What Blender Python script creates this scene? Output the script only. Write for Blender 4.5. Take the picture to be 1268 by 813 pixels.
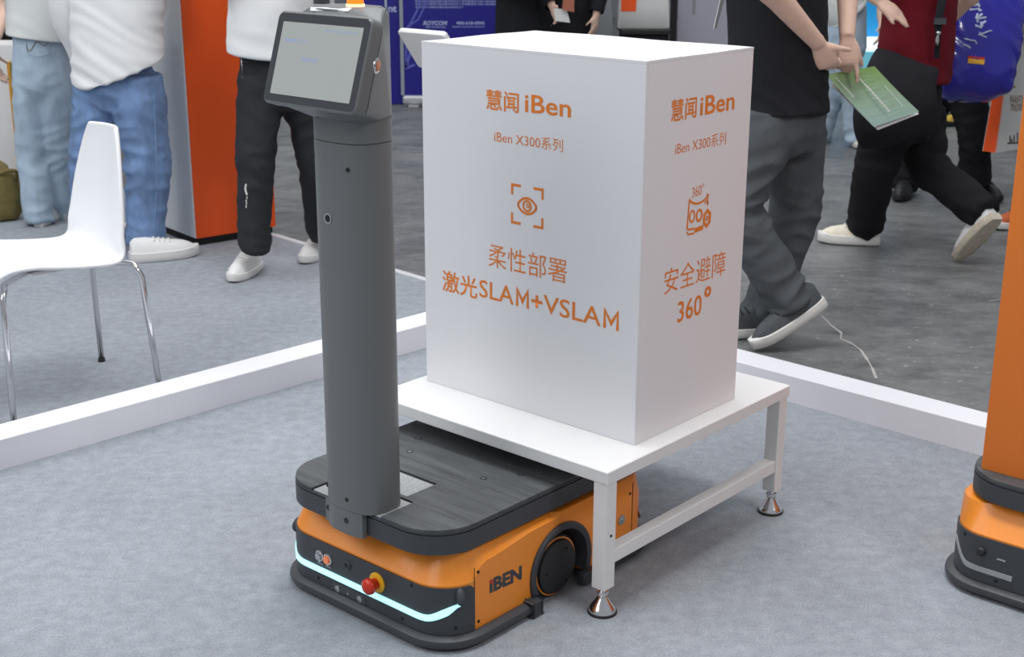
import bpy, bmesh, math, random
from mathutils import Vector, Matrix, Quaternion, noise
PI = math.pi
random.seed(7)
S = bpy.context.scene
C = S.collection
for o in list(bpy.data.objects):
    bpy.data.objects.remove(o)

# ------------------------------------------------------------------ camera
F_PX, PITCH, ROLL, CAM_H = 1679.15, 0.299115, 0.003455, 1.48
cp, sp, cr, sr = math.cos(PITCH), math.sin(PITCH), math.cos(ROLL), math.sin(ROLL)
FW = Vector((0, cp, -sp))
RT = Vector((cr, sr * sp, sr * cp))
UP = Vector((-sr, cr * sp, cr * cp))
CAMP = Vector((0, 0, CAM_H))
cam = bpy.data.cameras.new('camera')
cam.sensor_fit = 'HORIZONTAL'
cam.sensor_width = 36
cam.lens = F_PX * 36 / 1268
cam.clip_start = 0.05
cam.dof.use_dof = True
cam.dof.focus_distance = 3.0
cam.dof.aperture_fstop = 9
co = bpy.data.objects.new('camera', cam)
C.objects.link(co)
co.matrix_world = Matrix(((RT.x, UP.x, -FW.x, 0), (RT.y, UP.y, -FW.y, 0), (RT.z, UP.z, -FW.z, CAM_H), (0, 0, 0, 1)))
S.camera = co

# ------------------------------------------------------------------ world, lights, exposure
w = bpy.data.worlds.new('hall')
S.world = w
w.use_nodes = True
bg = w.node_tree.nodes['Background']
bg.inputs[0].default_value = (0.88, 0.93, 1.0, 1)
bg.inputs[1].default_value = 0.38
def area(name, loc, target, size, power, col=(1, 1, 1)):
    l = bpy.data.lights.new(name, 'AREA')
    l.shape = 'RECTANGLE'
    l.size, l.size_y = size
    l.energy = power
    l.color = col
    o = bpy.data.objects.new(name, l)
    C.objects.link(o)
    o.location = loc
    o.rotation_euler = (Vector(target) - Vector(loc)).to_track_quat('-Z', 'Y').to_euler()
    return o
area('hall_area_light', (-0.5, 5.0, 7.0), (-0.5, 5.0, 0), (7, 7), 230, (0.95, 0.97, 1.0))
area('hall_area_light', (0.5, 12.0, 8.0), (0.5, 12.0, 0), (9, 6), 420, (0.95, 0.97, 1.0))
area('booth_ceiling_light', (0.3, 2.9, 5.2), (0.3, 2.9, 0), (1.5, 1.5), 122, (0.98, 0.98, 1.0))
area('booth_spot', (3.2, 0.2, 4.2), (-0.8, 5.6, 0.2), (0.9, 0.9), 60, (1.0, 0.98, 0.96))
area('hall_area_light', (-6.0, 4.0, 6.0), (-1.0, 5.5, 0.4), (4.0, 4.0), 170, (0.97, 0.98, 1.0))  # added wash from far left, brightens the cabinet's grey side and box's left face
area('booth_wash', (-4.2, 0.2, 4.6), (-0.2, 3.6, 0.4), (3.4, 3.4), 130, (0.97, 0.98, 1.0))
S.view_settings.view_transform = 'Standard'
S.view_settings.look = 'None'
S.view_settings.exposure = -0.15
S.view_settings.gamma = 1
S.view_settings.use_curve_mapping = False

# ------------------------------------------------------------------ placing helpers
def ray(px, py):
    return FW * F_PX + RT * (px - 634) + UP * (406.5 - py)
def gp(px, py, z=0.0):                       # point of a horizontal plane
    d = ray(px, py)
    return CAMP + d * ((z - CAM_H) / d.z)
def at(px, py, y):                           # point at world depth y
    d = ray(px, py)
    return CAMP + d * (y / d.y)
YAW = 0.846864
U = Vector((math.cos(YAW), math.sin(YAW), 0))
V = Vector((-math.sin(YAW), math.cos(YAW), 0))
P0 = Vector((0.2033, 2.6477, 0))             # ground point under the near table corner
def uv(u, v, z=0):
    return P0 + U * u + V * v + Vector((0, 0, z))

# ------------------------------------------------------------------ materials
def lin(c):
    return tuple((x / 12.92 if x <= 0.04045 else ((x + 0.055) / 1.055) ** 2.4) for x in c)
def rgb(r, g, b):
    return lin((r / 255, g / 255, b / 255)) + (1,)
def mat(name, col, rough=0.5, metal=0.0, bump=0, bscale=200, var=0.0, vscale=5, coat=0, emit=None, estr=0, spec=0.5, stretch=None, sheen=0, trans=0, alpha=1):
    m = bpy.data.materials.new(name)
    m.use_nodes = True
    n, l = m.node_tree.nodes, m.node_tree.links
    b = n['Principled BSDF']
    b.inputs['Base Color'].default_value = col
    b.inputs['Roughness'].default_value = rough
    b.inputs['Metallic'].default_value = metal
    b.inputs['Specular IOR Level'].default_value = spec
    b.inputs['Coat Weight'].default_value = coat
    b.inputs['Sheen Weight'].default_value = sheen
    b.inputs['Transmission Weight'].default_value = trans
    b.inputs['Alpha'].default_value = alpha
    if emit:
        b.inputs['Emission Color'].default_value = emit
        b.inputs['Emission Strength'].default_value = estr
    tc = n.new('ShaderNodeTexCoord')
    src = tc.outputs['Object']
    if stretch:
        mp = n.new('ShaderNodeMapping')
        mp.inputs['Scale'].default_value = stretch
        l.new(src, mp.inputs[0])
        src = mp.outputs[0]
    if var:
        t = n.new('ShaderNodeTexNoise')
        t.inputs['Scale'].default_value = vscale
        t.inputs['Detail'].default_value = 6
        t.inputs['Roughness'].default_value = 0.65
        l.new(src, t.inputs['Vector'])
        r = n.new('ShaderNodeValToRGB')
        r.color_ramp.elements[0].position = 0.3
        r.color_ramp.elements[1].position = 0.7
        r.color_ramp.elements[0].color = tuple(max(0, x * (1 - var)) for x in col[:3]) + (1,)
        r.color_ramp.elements[1].color = tuple(min(1, x * (1 + var)) for x in col[:3]) + (1,)
        l.new(t.outputs[0], r.inputs[0])
        l.new(r.outputs[0], b.inputs['Base Color'])
    if bump:
        t2 = n.new('ShaderNodeTexNoise')
        t2.inputs['Scale'].default_value = bscale
        t2.inputs['Detail'].default_value = 3
        l.new(src, t2.inputs['Vector'])
        bp = n.new('ShaderNodeBump')
        bp.inputs['Strength'].default_value = bump
        bp.inputs['Distance'].default_value = 0.002
        l.new(t2.outputs[0], bp.inputs['Height'])
        l.new(bp.outputs[0], b.inputs['Normal'])
    return m

M = {}
M['orange'] = mat('orange_paint', rgb(246, 146, 44), 0.38, coat=0.15, bump=0.03, bscale=900)
M['orange_board'] = mat('orange_board', rgb(226, 121, 38), 0.6)
M['orange_panel'] = mat('orange_panel', rgb(242, 88, 20), 0.45)
M['black'] = mat('charcoal_plastic', rgb(62, 65, 70), 0.5, bump=0.15, bscale=1500)
M['pole'] = mat('grey_powder_coat', rgb(108, 111, 112), 0.40, metal=0.1, bump=0.06, bscale=1400)
M['dark'] = mat('dark_rubber', rgb(38, 39, 42), 0.55, bump=0.2, bscale=600)
M['hole'] = mat('dark_hole', rgb(12, 12, 13), 0.6)
M['bump'] = mat('bumper_rubber', rgb(66, 68, 72), 0.42, bump=0.05, bscale=600)
M['white'] = mat('white_paint', rgb(232, 232, 231), 0.35, var=0.02, vscale=9)
M['board'] = mat('white_board', rgb(231, 230, 233), 0.42)
M['trimw'] = mat('white_laminate', rgb(234, 234, 239), 0.45, var=0.02, vscale=3)
M['print'] = mat('orange_print', rgb(232, 128, 40), 0.6)
M['chrome'] = mat('chrome', (0.78, 0.78, 0.79, 1), 0.13, metal=1)
M['steel'] = mat('brushed_steel', (0.6, 0.61, 0.62, 1), 0.32, metal=1)
M['red'] = mat('red_button', rgb(205, 50, 20), 0.3)
M['yellow'] = mat('yellow_collar', rgb(240, 180, 30), 0.4)
M['light'] = mat('cyan_light', rgb(190, 240, 248), 0.4, emit=rgb(158, 243, 255), estr=1.4)
M['greystrip'] = mat('grey_lens', rgb(160, 162, 166), 0.35)
M['glass'] = mat('black_glass', rgb(58, 60, 64), 0.08, coat=0.5)
M['screen'] = mat('screen', rgb(70, 74, 74), 0.12, emit=rgb(172, 178, 176), estr=0.8)
M['uitext'] = mat('ui_text', rgb(120, 130, 160), 0.3, emit=rgb(132, 140, 158), estr=0.6)
M['lamp'] = mat('orange_lamp', rgb(245, 120, 30), 0.3, emit=rgb(255, 120, 30), estr=1.2)
M['lampw'] = mat('warm_lamp_ring', rgb(255, 230, 190), 0.3, emit=rgb(255, 215, 160), estr=1.3)
M['chairw'] = mat('white_shell_plastic', rgb(240, 241, 243), 0.3)
M['skin'] = mat('skin', rgb(222, 186, 166), 0.5, var=0.06, vscale=25)
M['hair'] = mat('black_hair', rgb(24, 20, 18), 0.45, bump=0.5, bscale=150, stretch=(1, 1, .1))
M['eye'] = mat('eye', rgb(225, 222, 215), 0.2)
def cloth(name, c, var=0.06, vs=12, rough=0.85, b=0.35, bs=900, stretch=None):
    return mat(name, c, rough, var=var, vscale=vs, bump=b, bscale=bs, spec=0.25, stretch=stretch)
M['ljean'] = cloth('light_denim', rgb(172, 190, 206), 0.2, 9, stretch=(1.3, 1.3, .5))
M['bjean'] = cloth('blue_denim', rgb(112, 138, 176), 0.32, 8, stretch=(1.3, 1.3, .6))
M['wshirt'] = cloth('white_cotton', rgb(232, 233, 233), 0.02, 6)
M['crop'] = cloth('offwhite_knit', rgb(224, 226, 224), 0.02, 6)
M['tee'] = cloth('white_tee', rgb(238, 240, 240), 0.015, 6)
M['track'] = cloth('black_track', rgb(42, 44, 48), 0.12, 10, rough=0.7)
M['btee'] = cloth('black_tee', rgb(32, 33, 38), 0.1, 12)
M['gpant'] = cloth('grey_twill', rgb(84, 88, 92), 0.12, 8)
M['rshirt'] = cloth('crimson_shirt', rgb(102, 11, 27), 0.18, 8)
M['bpant'] = cloth('black_trousers', rgb(27, 27, 31), 0.15, 10)
M['navy'] = cloth('dark_jacket', rgb(30, 31, 36), 0.1, 10)
M['shoew'] = mat('white_shoe', rgb(228, 228, 226), 0.6, bump=0.3, bscale=500, var=.04, vscale=30)
M['solew'] = mat('white_sole', rgb(222, 221, 217), 0.55)
M['shoeg'] = mat('grey_shoe_mesh', rgb(74, 78, 82), 0.75, bump=0.5, bscale=500, var=.2, vscale=40)
M['shoek'] = mat('black_shoe', rgb(26, 26, 28), 0.6, bump=0.4, bscale=400)
M['shoec'] = mat('cream_shoe', rgb(226, 218, 200), 0.65, bump=0.3, bscale=400, var=.15, vscale=30)
M['shoeo'] = mat('rust_shoe', rgb(190, 96, 52), 0.65, var=.3, vscale=40)
M['shoey'] = mat('yellow_shoe', rgb(200, 170, 60), .6, var=.4, vscale=30)
M['soler'] = mat('worn_sole', rgb(196, 186, 168), 0.7, var=.2, vscale=40)

def carpet_mat():
    m = mat('grey_needle_felt', rgb(172, 178, 188), 0.95, spec=0.1)
    n, l = m.node_tree.nodes, m.node_tree.links
    b = n['Principled BSDF']
    tc = n.new('ShaderNodeTexCoord')
    def nz(sc, det, ro):
        t = n.new('ShaderNodeTexNoise')
        t.inputs['Scale'].default_value = sc
        t.inputs['Detail'].default_value = det
        t.inputs['Roughness'].default_value = ro
        l.new(tc.outputs['Object'], t.inputs['Vector'])
        return t
    fine, mid, big = nz(220, 5, .75), nz(26, 6, .7), nz(2.2, 3, .5)
    a1 = n.new('ShaderNodeMath'); a1.operation = 'MULTIPLY_ADD'
    l.new(fine.outputs[0], a1.inputs[0]); a1.inputs[1].default_value = 0.55; 
    a2 = n.new('ShaderNodeMath'); a2.operation = 'MULTIPLY_ADD'
    l.new(mid.outputs[0], a2.inputs[0]); a2.inputs[1].default_value = 0.3
    a3 = n.new('ShaderNodeMath'); a3.operation = 'MULTIPLY'
    l.new(big.outputs[0], a3.inputs[0]); a3.inputs[1].default_value = 0.15
    l.new(a3.outputs[0], a2.inputs[2]); l.new(a2.outputs[0], a1.inputs[2])
    r = n.new('ShaderNodeValToRGB')
    r.color_ramp.elements[0].position = 0.34; r.color_ramp.elements[1].position = 0.66
    r.color_ramp.elements[0].color = rgb(117, 122, 128)
    r.color_ramp.elements[1].color = rgb(176, 181, 188)
    l.new(a1.outputs[0], r.inputs[0]); l.new(r.outputs[0], b.inputs['Base Color'])
    bp = n.new('ShaderNodeBump'); bp.inputs['Strength'].default_value = 0.5; bp.inputs['Distance'].default_value = 0.003
    l.new(fine.outputs[0], bp.inputs['Height']); l.new(bp.outputs[0], b.inputs['Normal'])
    return m
M['carpet'] = carpet_mat()
def concrete_mat():
    m = mat('worn_concrete', rgb(96, 99, 101), 0.45, spec=0.4)
    n, l = m.node_tree.nodes, m.node_tree.links
    b = n['Principled BSDF']
    tc = n.new('ShaderNodeTexCoord')
    def nz(sc, det, ro, st=(1, 1, 1), rot=0.3):
        mp = n.new('ShaderNodeMapping'); mp.inputs['Scale'].default_value = st; mp.inputs['Rotation'].default_value = (0, 0, rot)
        l.new(tc.outputs['Object'], mp.inputs[0])
        t = n.new('ShaderNodeTexNoise')
        t.inputs['Scale'].default_value = sc; t.inputs['Detail'].default_value = det; t.inputs['Roughness'].default_value = ro
        l.new(mp.outputs[0], t.inputs['Vector'])
        return t
    big, streak, spk = nz(2.2, 9, .72), nz(5.0, 9, .78, (1, 2.0, 1), .5), nz(24, 3, .5, (1, 1.8, 1), .9)
    r = n.new('ShaderNodeValToRGB')
    r.color_ramp.elements[0].position = 0.36; r.color_ramp.elements[1].position = 0.66
    r.color_ramp.elements[0].color = rgb(72, 74, 75); r.color_ramp.elements[1].color = rgb(138, 139, 138)
    mx = n.new('ShaderNodeMix'); mx.data_type = 'FLOAT'; mx.inputs[0].default_value = 0.5
    l.new(big.outputs[0], mx.inputs[2]); l.new(streak.outputs[0], mx.inputs[3])
    l.new(mx.outputs[0], r.inputs[0])
    r2 = n.new('ShaderNodeValToRGB')
    r2.color_ramp.elements[0].position = 0.67; r2.color_ramp.elements[1].position = 0.72
    r2.color_ramp.elements[0].color = (0, 0, 0, 1); r2.color_ramp.elements[1].color = (.75, .75, .75, 1)
    l.new(spk.outputs[0], r2.inputs[0])
    mc = n.new('ShaderNodeMix'); mc.data_type = 'RGBA'
    l.new(r2.outputs[0], mc.inputs[0]); l.new(r.outputs[0], mc.inputs[6]); mc.inputs[7].default_value = rgb(170, 172, 172)
    l.new(mc.outputs[2], b.inputs['Base Color'])
    rr = n.new('ShaderNodeMapRange'); rr.inputs[3].default_value = 0.3; rr.inputs[4].default_value = 0.6
    l.new(streak.outputs[0], rr.inputs[0]); l.new(rr.outputs[0], b.inputs['Roughness'])
    return m
M['concrete'] = concrete_mat()
def deck_mat():
    m = mat('ribbed_deck_pad', rgb(74, 78, 80), 0.6)
    n, l = m.node_tree.nodes, m.node_tree.links
    b = n['Principled BSDF']
    tc = n.new('ShaderNodeTexCoord')
    wv = n.new('ShaderNodeTexWave'); wv.bands_direction = 'X'; wv.inputs['Scale'].default_value = 60; wv.inputs['Distortion'].default_value = 0.3
    ck = n.new('ShaderNodeTexWave'); ck.bands_direction = 'Y'; ck.inputs['Scale'].default_value = 40
    l.new(tc.outputs['Object'], wv.inputs[0]); l.new(tc.outputs['Object'], ck.inputs[0])
    ad = n.new('ShaderNodeMath'); ad.operation = 'MULTIPLY'
    l.new(wv.outputs[1], ad.inputs[0]); l.new(ck.outputs[1], ad.inputs[1])
    bp = n.new('ShaderNodeBump'); bp.inputs['Strength'].default_value = 0.5; bp.inputs['Distance'].default_value = 0.002
    l.new(ad.outputs[0], bp.inputs['Height']); l.new(bp.outputs[0], b.inputs['Normal'])
    mp = n.new('ShaderNodeMapping'); mp.inputs['Scale'].default_value = (12, 1.2, 1)
    l.new(tc.outputs['Object'], mp.inputs[0])
    t = n.new('ShaderNodeTexNoise'); t.inputs['Scale'].default_value = 6; t.inputs['Detail'].default_value = 5
    l.new(mp.outputs[0], t.inputs['Vector'])
    r = n.new('ShaderNodeValToRGB'); r.color_ramp.elements[0].position = .3; r.color_ramp.elements[1].position = .75
    r.color_ramp.elements[0].color = rgb(66, 69, 71); r.color_ramp.elements[1].color = rgb(92, 95, 96)
    l.new(t.outputs[0], r.inputs[0]); l.new(r.outputs[0], b.inputs['Base Color'])
    return m
M['deck'] = deck_mat()

# ------------------------------------------------------------------ mesh helpers
def obj(name, bm, m, parent=None, smooth=False, sharp=None, mats=None):
    me = bpy.data.meshes.new(name)
    if isinstance(bm, bpy.types.Mesh):
        me = bm
        me.name = name
    else:
        bm.to_mesh(me)
        bm.free()
    me.materials.clear()
    for k in (mats or [m]):
        me.materials.append(k)
    if smooth:
        for p in me.polygons:
            p.use_smooth = True
        if sharp:
            me.set_sharp_from_angle(angle=math.radians(sharp))
    o = bpy.data.objects.new(name, me)
    C.objects.link(o)
    o.parent = parent
    return o
def tag(o, label, cat, group=None):
    o['label'] = label
    o['category'] = cat
    if group:
        o['group'] = group
    return o
def thing(name, label, cat, loc=(0, 0, 0), rz=0, group=None):
    o = bpy.data.objects.new(name, None)
    o.empty_display_size = 0.1
    C.objects.link(o)
    o.location = loc
    o.rotation_euler = (0, 0, rz)
    return tag(o, label, cat, group)
def struct(name, bm, m, **k):
    o = obj(name, bm, m, **k)
    o['kind'] = 'structure'
    return o
def box(bm, a, b, bev=0, seg=2):
    a, b = Vector(a), Vector(b)
    r = bmesh.ops.create_cube(bm, size=1)
    c = (a + b) / 2
    d = b - a
    for v in r['verts']:
        v.co = Vector((v.co.x * d.x, v.co.y * d.y, v.co.z * d.z)) + c
    if bev:
        es = list({e for v in r['verts'] for e in v.link_edges})
        bmesh.ops.bevel(bm, geom=es, offset=bev, segments=seg, profile=0.5, affect='EDGES')
    return r['verts']
def cyl(bm, p, q, r1, r2=None, n=20, caps=True):
    p, q = Vector(p), Vector(q)
    r2 = r1 if r2 is None else r2
    d = q - p
    mtx = Matrix.Translation((p + q) / 2) @ d.to_track_quat('Z', 'Y').to_matrix().to_4x4()
    return bmesh.ops.create_cone(bm, cap_ends=caps, segments=n, radius1=r1, radius2=r2, depth=d.length, matrix=mtx)['verts']
def rings(bm, rs, cap=True, close=True):
    vr = [[bm.verts.new(p) for p in r] for r in rs]
    n = len(vr[0])
    for a, b in zip(vr, vr[1:]):
        for i in range(n if close else n - 1):
            j = (i + 1) % n
            bm.faces.new((a[i], a[j], b[j], b[i]))
    if cap and close:
        bm.faces.new(vr[0][::-1])
        bm.faces.new(vr[-1])
    return vr
def fixn(bm):
    bmesh.ops.recalc_face_normals(bm, faces=bm.faces[:])
    return bm
def lathe(bm, prof, org=(0, 0, 0), axis=(0, 0, 1), n=24):
    q = Vector(axis).to_track_quat('Z', 'Y')
    org = Vector(org)
    rs = []
    for r, z in prof:
        r = max(r, 1e-5)
        rs.append([org + q @ Vector((r * math.cos(2 * PI * i / n), r * math.sin(2 * PI * i / n), z)) for i in range(n)])
    rings(bm, rs)
    return bm
def spline(pts, k=6):
    pts = [Vector(p) for p in pts]
    if len(pts) < 3:
        return pts
    out = []
    for i in range(len(pts) - 1):
        p0 = pts[max(i - 1, 0)]; p1 = pts[i]; p2 = pts[i + 1]; p3 = pts[min(i + 2, len(pts) - 1)]
        for j in range(k):
            t = j / k
            out.append(0.5 * ((2 * p1) + (p2 - p0) * t + (2 * p0 - 5 * p1 + 4 * p2 - p3) * t * t + (3 * p1 - p0 - 3 * p2 + p3) * t ** 3))
    out.append(pts[-1])
    return out
def loft(bm, path, rad, side=(1, 0, 0), n=20, k=5, ex=2.0, cap=True, tilt=None):
    """tube through path; rad = (half width along side, half depth) per point"""
    pp = [Vector((*p, )) for p in path]
    rr = [Vector((r, r, 0)) if not hasattr(r, '__len__') else Vector((r[0], r[1], 0)) for r in rad]
    P, R = spline(pp, k), spline(rr, k)
    side = Vector(side)
    rs = []
    for i, p in enumerate(P):
        t = (P[min(i + 1, len(P) - 1)] - P[max(i - 1, 0)])
        t = t.normalized() if t.length > 1e-9 else Vector((0, 0, 1))
        s = (side - t * side.dot(t))
        s = s.normalized() if s.length > 1e-6 else t.orthogonal().normalized()
        b = t.cross(s)
        ring = []
        for a in range(n):
            c, sn = math.cos(2 * PI * a / n), math.sin(2 * PI * a / n)
            c2 = math.copysign(abs(c) ** (2 / ex), c); s2 = math.copysign(abs(sn) ** (2 / ex), sn)
            ring.append(p + s * (c2 * R[i].x) + b * (s2 * R[i].y))
        rs.append(ring)
    rings(bm, rs, cap=cap)
    return bm
def tube(bm, pts, r, n=10, k=1):
    return loft(bm, pts, [(r, r)] * len(pts), side=(0.31, 0.2, 0.93), n=n, k=k)
def evalmesh(bm, mods):
    me = bpy.data.meshes.new('tmp')
    bm.to_mesh(me)
    bm.free()
    o = bpy.data.objects.new('tmp', me)
    C.objects.link(o)
    for t, kw in mods:
        md = o.modifiers.new(t, t)
        for a, v in kw.items():
            setattr(md, a, v)
    dg = bpy.context.evaluated_depsgraph_get()
    r = bpy.data.meshes.new_from_object(o.evaluated_get(dg))
    bpy.data.objects.remove(o)
    bpy.data.meshes.remove(me)
    return r
def evalmesh2(bm, mods):
    me = bpy.data.meshes.new('tmp')
    bm.to_mesh(me)
    bm.free()
    o = bpy.data.objects.new('tmp', me)
    C.objects.link(o)
    for k, (t, kw) in enumerate(mods):
        md = o.modifiers.new(t + str(k), t)
        for a, v in kw.items():
            setattr(md, a, v)
    r = bpy.data.meshes.new_from_object(o.evaluated_get(bpy.context.evaluated_depsgraph_get()))
    bpy.data.objects.remove(o)
    return r
def union(bm, voxel, smooth=4):
    fixn(bm)
    return evalmesh(bm, [('REMESH', dict(mode='VOXEL', voxel_size=voxel)), ('SMOOTH', dict(factor=0.5, iterations=smooth))])
def rrect(hx, hy, r, n=6, cx=0, cy=0):
    pts = []
    for (sx, sy, a0) in ((1, 1, 0), (-1, 1, PI / 2), (-1, -1, PI), (1, -1, 1.5 * PI)):
        for i in range(n + 1):
            a = a0 + PI / 2 * i / n
            pts.append((cx + sx * (hx - r) + r * math.cos(a), cy + sy * (hy - r) + r * math.sin(a)))
    return pts
def frame_m(org, X, Y):
    X, Y = Vector(X).normalized(), Vector(Y).normalized()
    N = X.cross(Y)
    return Matrix(((X.x, Y.x, N.x, org[0]), (X.y, Y.y, N.y, org[1]), (X.z, Y.z, N.z, org[2]), (0, 0, 0, 1)))
def text(name, body, m, parent, mtx, width=None, height=None, bold=0.0, align='CENTER', extrude=0.0004, shear=0, spacing=1.0):
    """flat print fitted into width x height, centred (or left) on the frame's origin"""
    c = bpy.data.curves.new('tmp', 'FONT')
    c.body = body
    c.offset = bold
    c.shear = shear
    c.space_character = spacing
    c.resolution_u = 3
    o = bpy.data.objects.new('tmp', c)
    C.objects.link(o)
    dg = bpy.context.evaluated_depsgraph_get()
    me = bpy.data.meshes.new_from_object(o.evaluated_get(dg))
    bpy.data.objects.remove(o)
    bpy.data.curves.remove(c)
    xs = [v.co.x for v in me.vertices]; ys = [v.co.y for v in me.vertices]
    x0, x1, y0, y1 = min(xs), max(xs), min(ys), max(ys)
    sx = width / (x1 - x0) if width else None
    sy = height / (y1 - y0) if height else sx
    sx = sx or sy
    ox = (x0 + x1) / 2 if align == 'CENTER' else x0
    for v in me.vertices:
        v.co = mtx @ Vector(((v.co.x - ox) * sx, (v.co.y - (y0 + y1) / 2) * sy, 0.0006))
    return obj(name, me, m, parent)
def ribbon(bm, pts, wd, mtx, closed=False, z=0.0006):
    P = [Vector((p[0], p[1])) for p in pts]
    n = len(P)
    L, Rr = [], []
    for i in range(n):
        a = P[i - 1] if (i > 0 or closed) else P[i]
        b = P[(i + 1) % n] if (i < n - 1 or closed) else P[i]
        d1 = (P[i] - a).normalized() if (P[i] - a).length > 1e-9 else (b - P[i]).normalized()
        d2 = (b - P[i]).normalized() if (b - P[i]).length > 1e-9 else d1
        t = (d1 + d2).normalized() if (d1 + d2).length > 1e-6 else d1
        nn = Vector((-t.y, t.x))
        k = wd / 2 / max(0.5, nn.dot(Vector((-d1.y, d1.x))))
        L.append(bm.verts.new(mtx @ Vector((*(P[i] + nn * k), z))))
        Rr.append(bm.verts.new(mtx @ Vector((*(P[i] - nn * k), z))))
    for i in range(n if closed else n - 1):
        j = (i + 1) % n
        bm.faces.new((Rr[i], Rr[j], L[j], L[i]))
def arc(cx, cy, rx, ry, a0, a1, n=16):
    return [(cx + rx * math.cos(math.radians(a0 + (a1 - a0) * i / n)), cy + ry * math.sin(math.radians(a0 + (a1 - a0) * i / n))) for i in range(n + 1)]

def each(name, fns, m, parent, **k):
    out = []
    for fn in fns:
        b_ = bmesh.new()
        fn(b_)
        out.append(obj(name, b_, m, parent, **k))
    return out
def surf(o, px, py, off=.002, nrm=False):
    """point where the view line through a pixel meets an object, lifted off by off (object space)"""
    mi = o.matrix_world.inverted()
    a = mi @ CAMP
    d = (mi.to_3x3() @ ray(px, py)).normalized()
    ok, loc, n, i = o.ray_cast(a, d)
    if nrm:
        return (loc + n * off, n) if ok else (None, None)
    return (loc + n * off) if ok else None

# ================================================================== SETTING
bm = bmesh.new()
fl = [bm.verts.new(p) for p in ((-14, -2, -0.004), (14, -2, -0.004), (14, 24, -0.004), (-14, 24, -0.004))]
bm.faces.new(fl)
floor = struct('floor', bm, M['concrete'])
# expansion joints and the pale crack in the concrete
jm = mat('joint_fill', rgb(132, 134, 134), 0.7)
for a, b in (((0.75, 6.9), (3.6, 8.9)), ((-1.0, 7.6), (4.2, 7.35)), ((1.9, 5.2), (4.5, 6.6)), ((-0.9, 6.25), (0.2, 7.0)), ((-0.8, 8.6), (3.0, 9.6))):
    a, b = Vector((*a, 0)), Vector((*b, 0))
    sv_ = (b - a).normalized().cross(Vector((0, 0, 1))) * 0.006
    bm = bmesh.new()
    bm.faces.new([bm.verts.new(p + Vector((0, 0, -0.003))) for p in (a - sv_, b - sv_, b + sv_, a + sv_)])
    obj('floor_joint', bm, jm, floor)
bm = bmesh.new()
ck = [gp(x, y, -0.003) for x, y in ((1018, 391), (1030, 403), (1042, 412), (1041, 419), (1055, 425), (1066, 433), (1074, 445), (1080, 455), (1085, 468))]
for i, (a, b) in enumerate(zip(ck, ck[1:])):
    s = (b - a).normalized().cross(Vector((0, 0, 1))) * (0.0025 + 0.002 * (i % 2))
    bm.faces.new([bm.verts.new(p) for p in (a - s, b - s * 1.2, b + s * 1.2, a + s)])
obj('floor_crack', bm, mat('crack_filler', rgb(176, 172, 166), 0.8, var=.2, vscale=60), floor)

A = Vector((-1.109, 6.275, 0)); ed = Vector((0.739, -0.772, 0)).normalized()
E0, E1 = A - ed * 4.5, A + ed * 1.52
poly = [(-6, -1.5), (3.6, -1.5), (3.6, 1.6), (0.95, 4.10), (E1.x, E1.y), (E0.x, E0.y), (-6, E0.y)]
bm = bmesh.new()
bt = [bm.verts.new((x, y, 0.0)) for x, y in poly]
bm.faces.new(bt)
ex = bmesh.ops.extrude_face_region(bm, geom=bm.faces[:])
for v in ex['geom']:
    if isinstance(v, bmesh.types.BMVert):
        v.co.z = -0.0035
carpet = struct('floor_carpet', fixn(bm), M['carpet'])
bm = bmesh.new()
s = ed.cross(Vector((0, 0, 1))) * 0.016
rs = []
for p in (E0, E1):
    rs.append([p - s, p - s * .6 + Vector((0, 0, .004)), p + s * .6 + Vector((0, 0, .004)), p + s])
rings(bm, rs, cap=True)
struct('trim_3', fixn(bm), mat('edge_strip', rgb(205, 207, 208), 0.5))

def curb(name, a, b, nrm, hgt=0.088, wid=0.115):
    a, b, nrm = Vector(a), Vector(b), Vector(nrm).normalized()
    d = (b - a).normalized()
    bm = bmesh.new()
    prof = [(0, 0), (0, hgt - .002), (.002, hgt), (wid - .002, hgt), (wid, hgt - .002), (wid, 0)]
    rings(bm, [[p + nrm * x + Vector((0, 0, z)) for x, z in prof] for p in (a, b)])
    return struct(name, fixn(bm), M['trimw'])
CRN = Vector((-0.009, 4.858, 0))
d45 = Vector((1, 1, 0)).normalized()
dr = Vector((0.727, -0.687, 0))
curb('trim_1', CRN - d45 * 4.5, CRN + d45 * 0.11, (-1, 1, 0))
curb('trim_2', CRN + dr * 0.0, CRN + dr * 3.6, (0.687, 0.727, 0))

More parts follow.
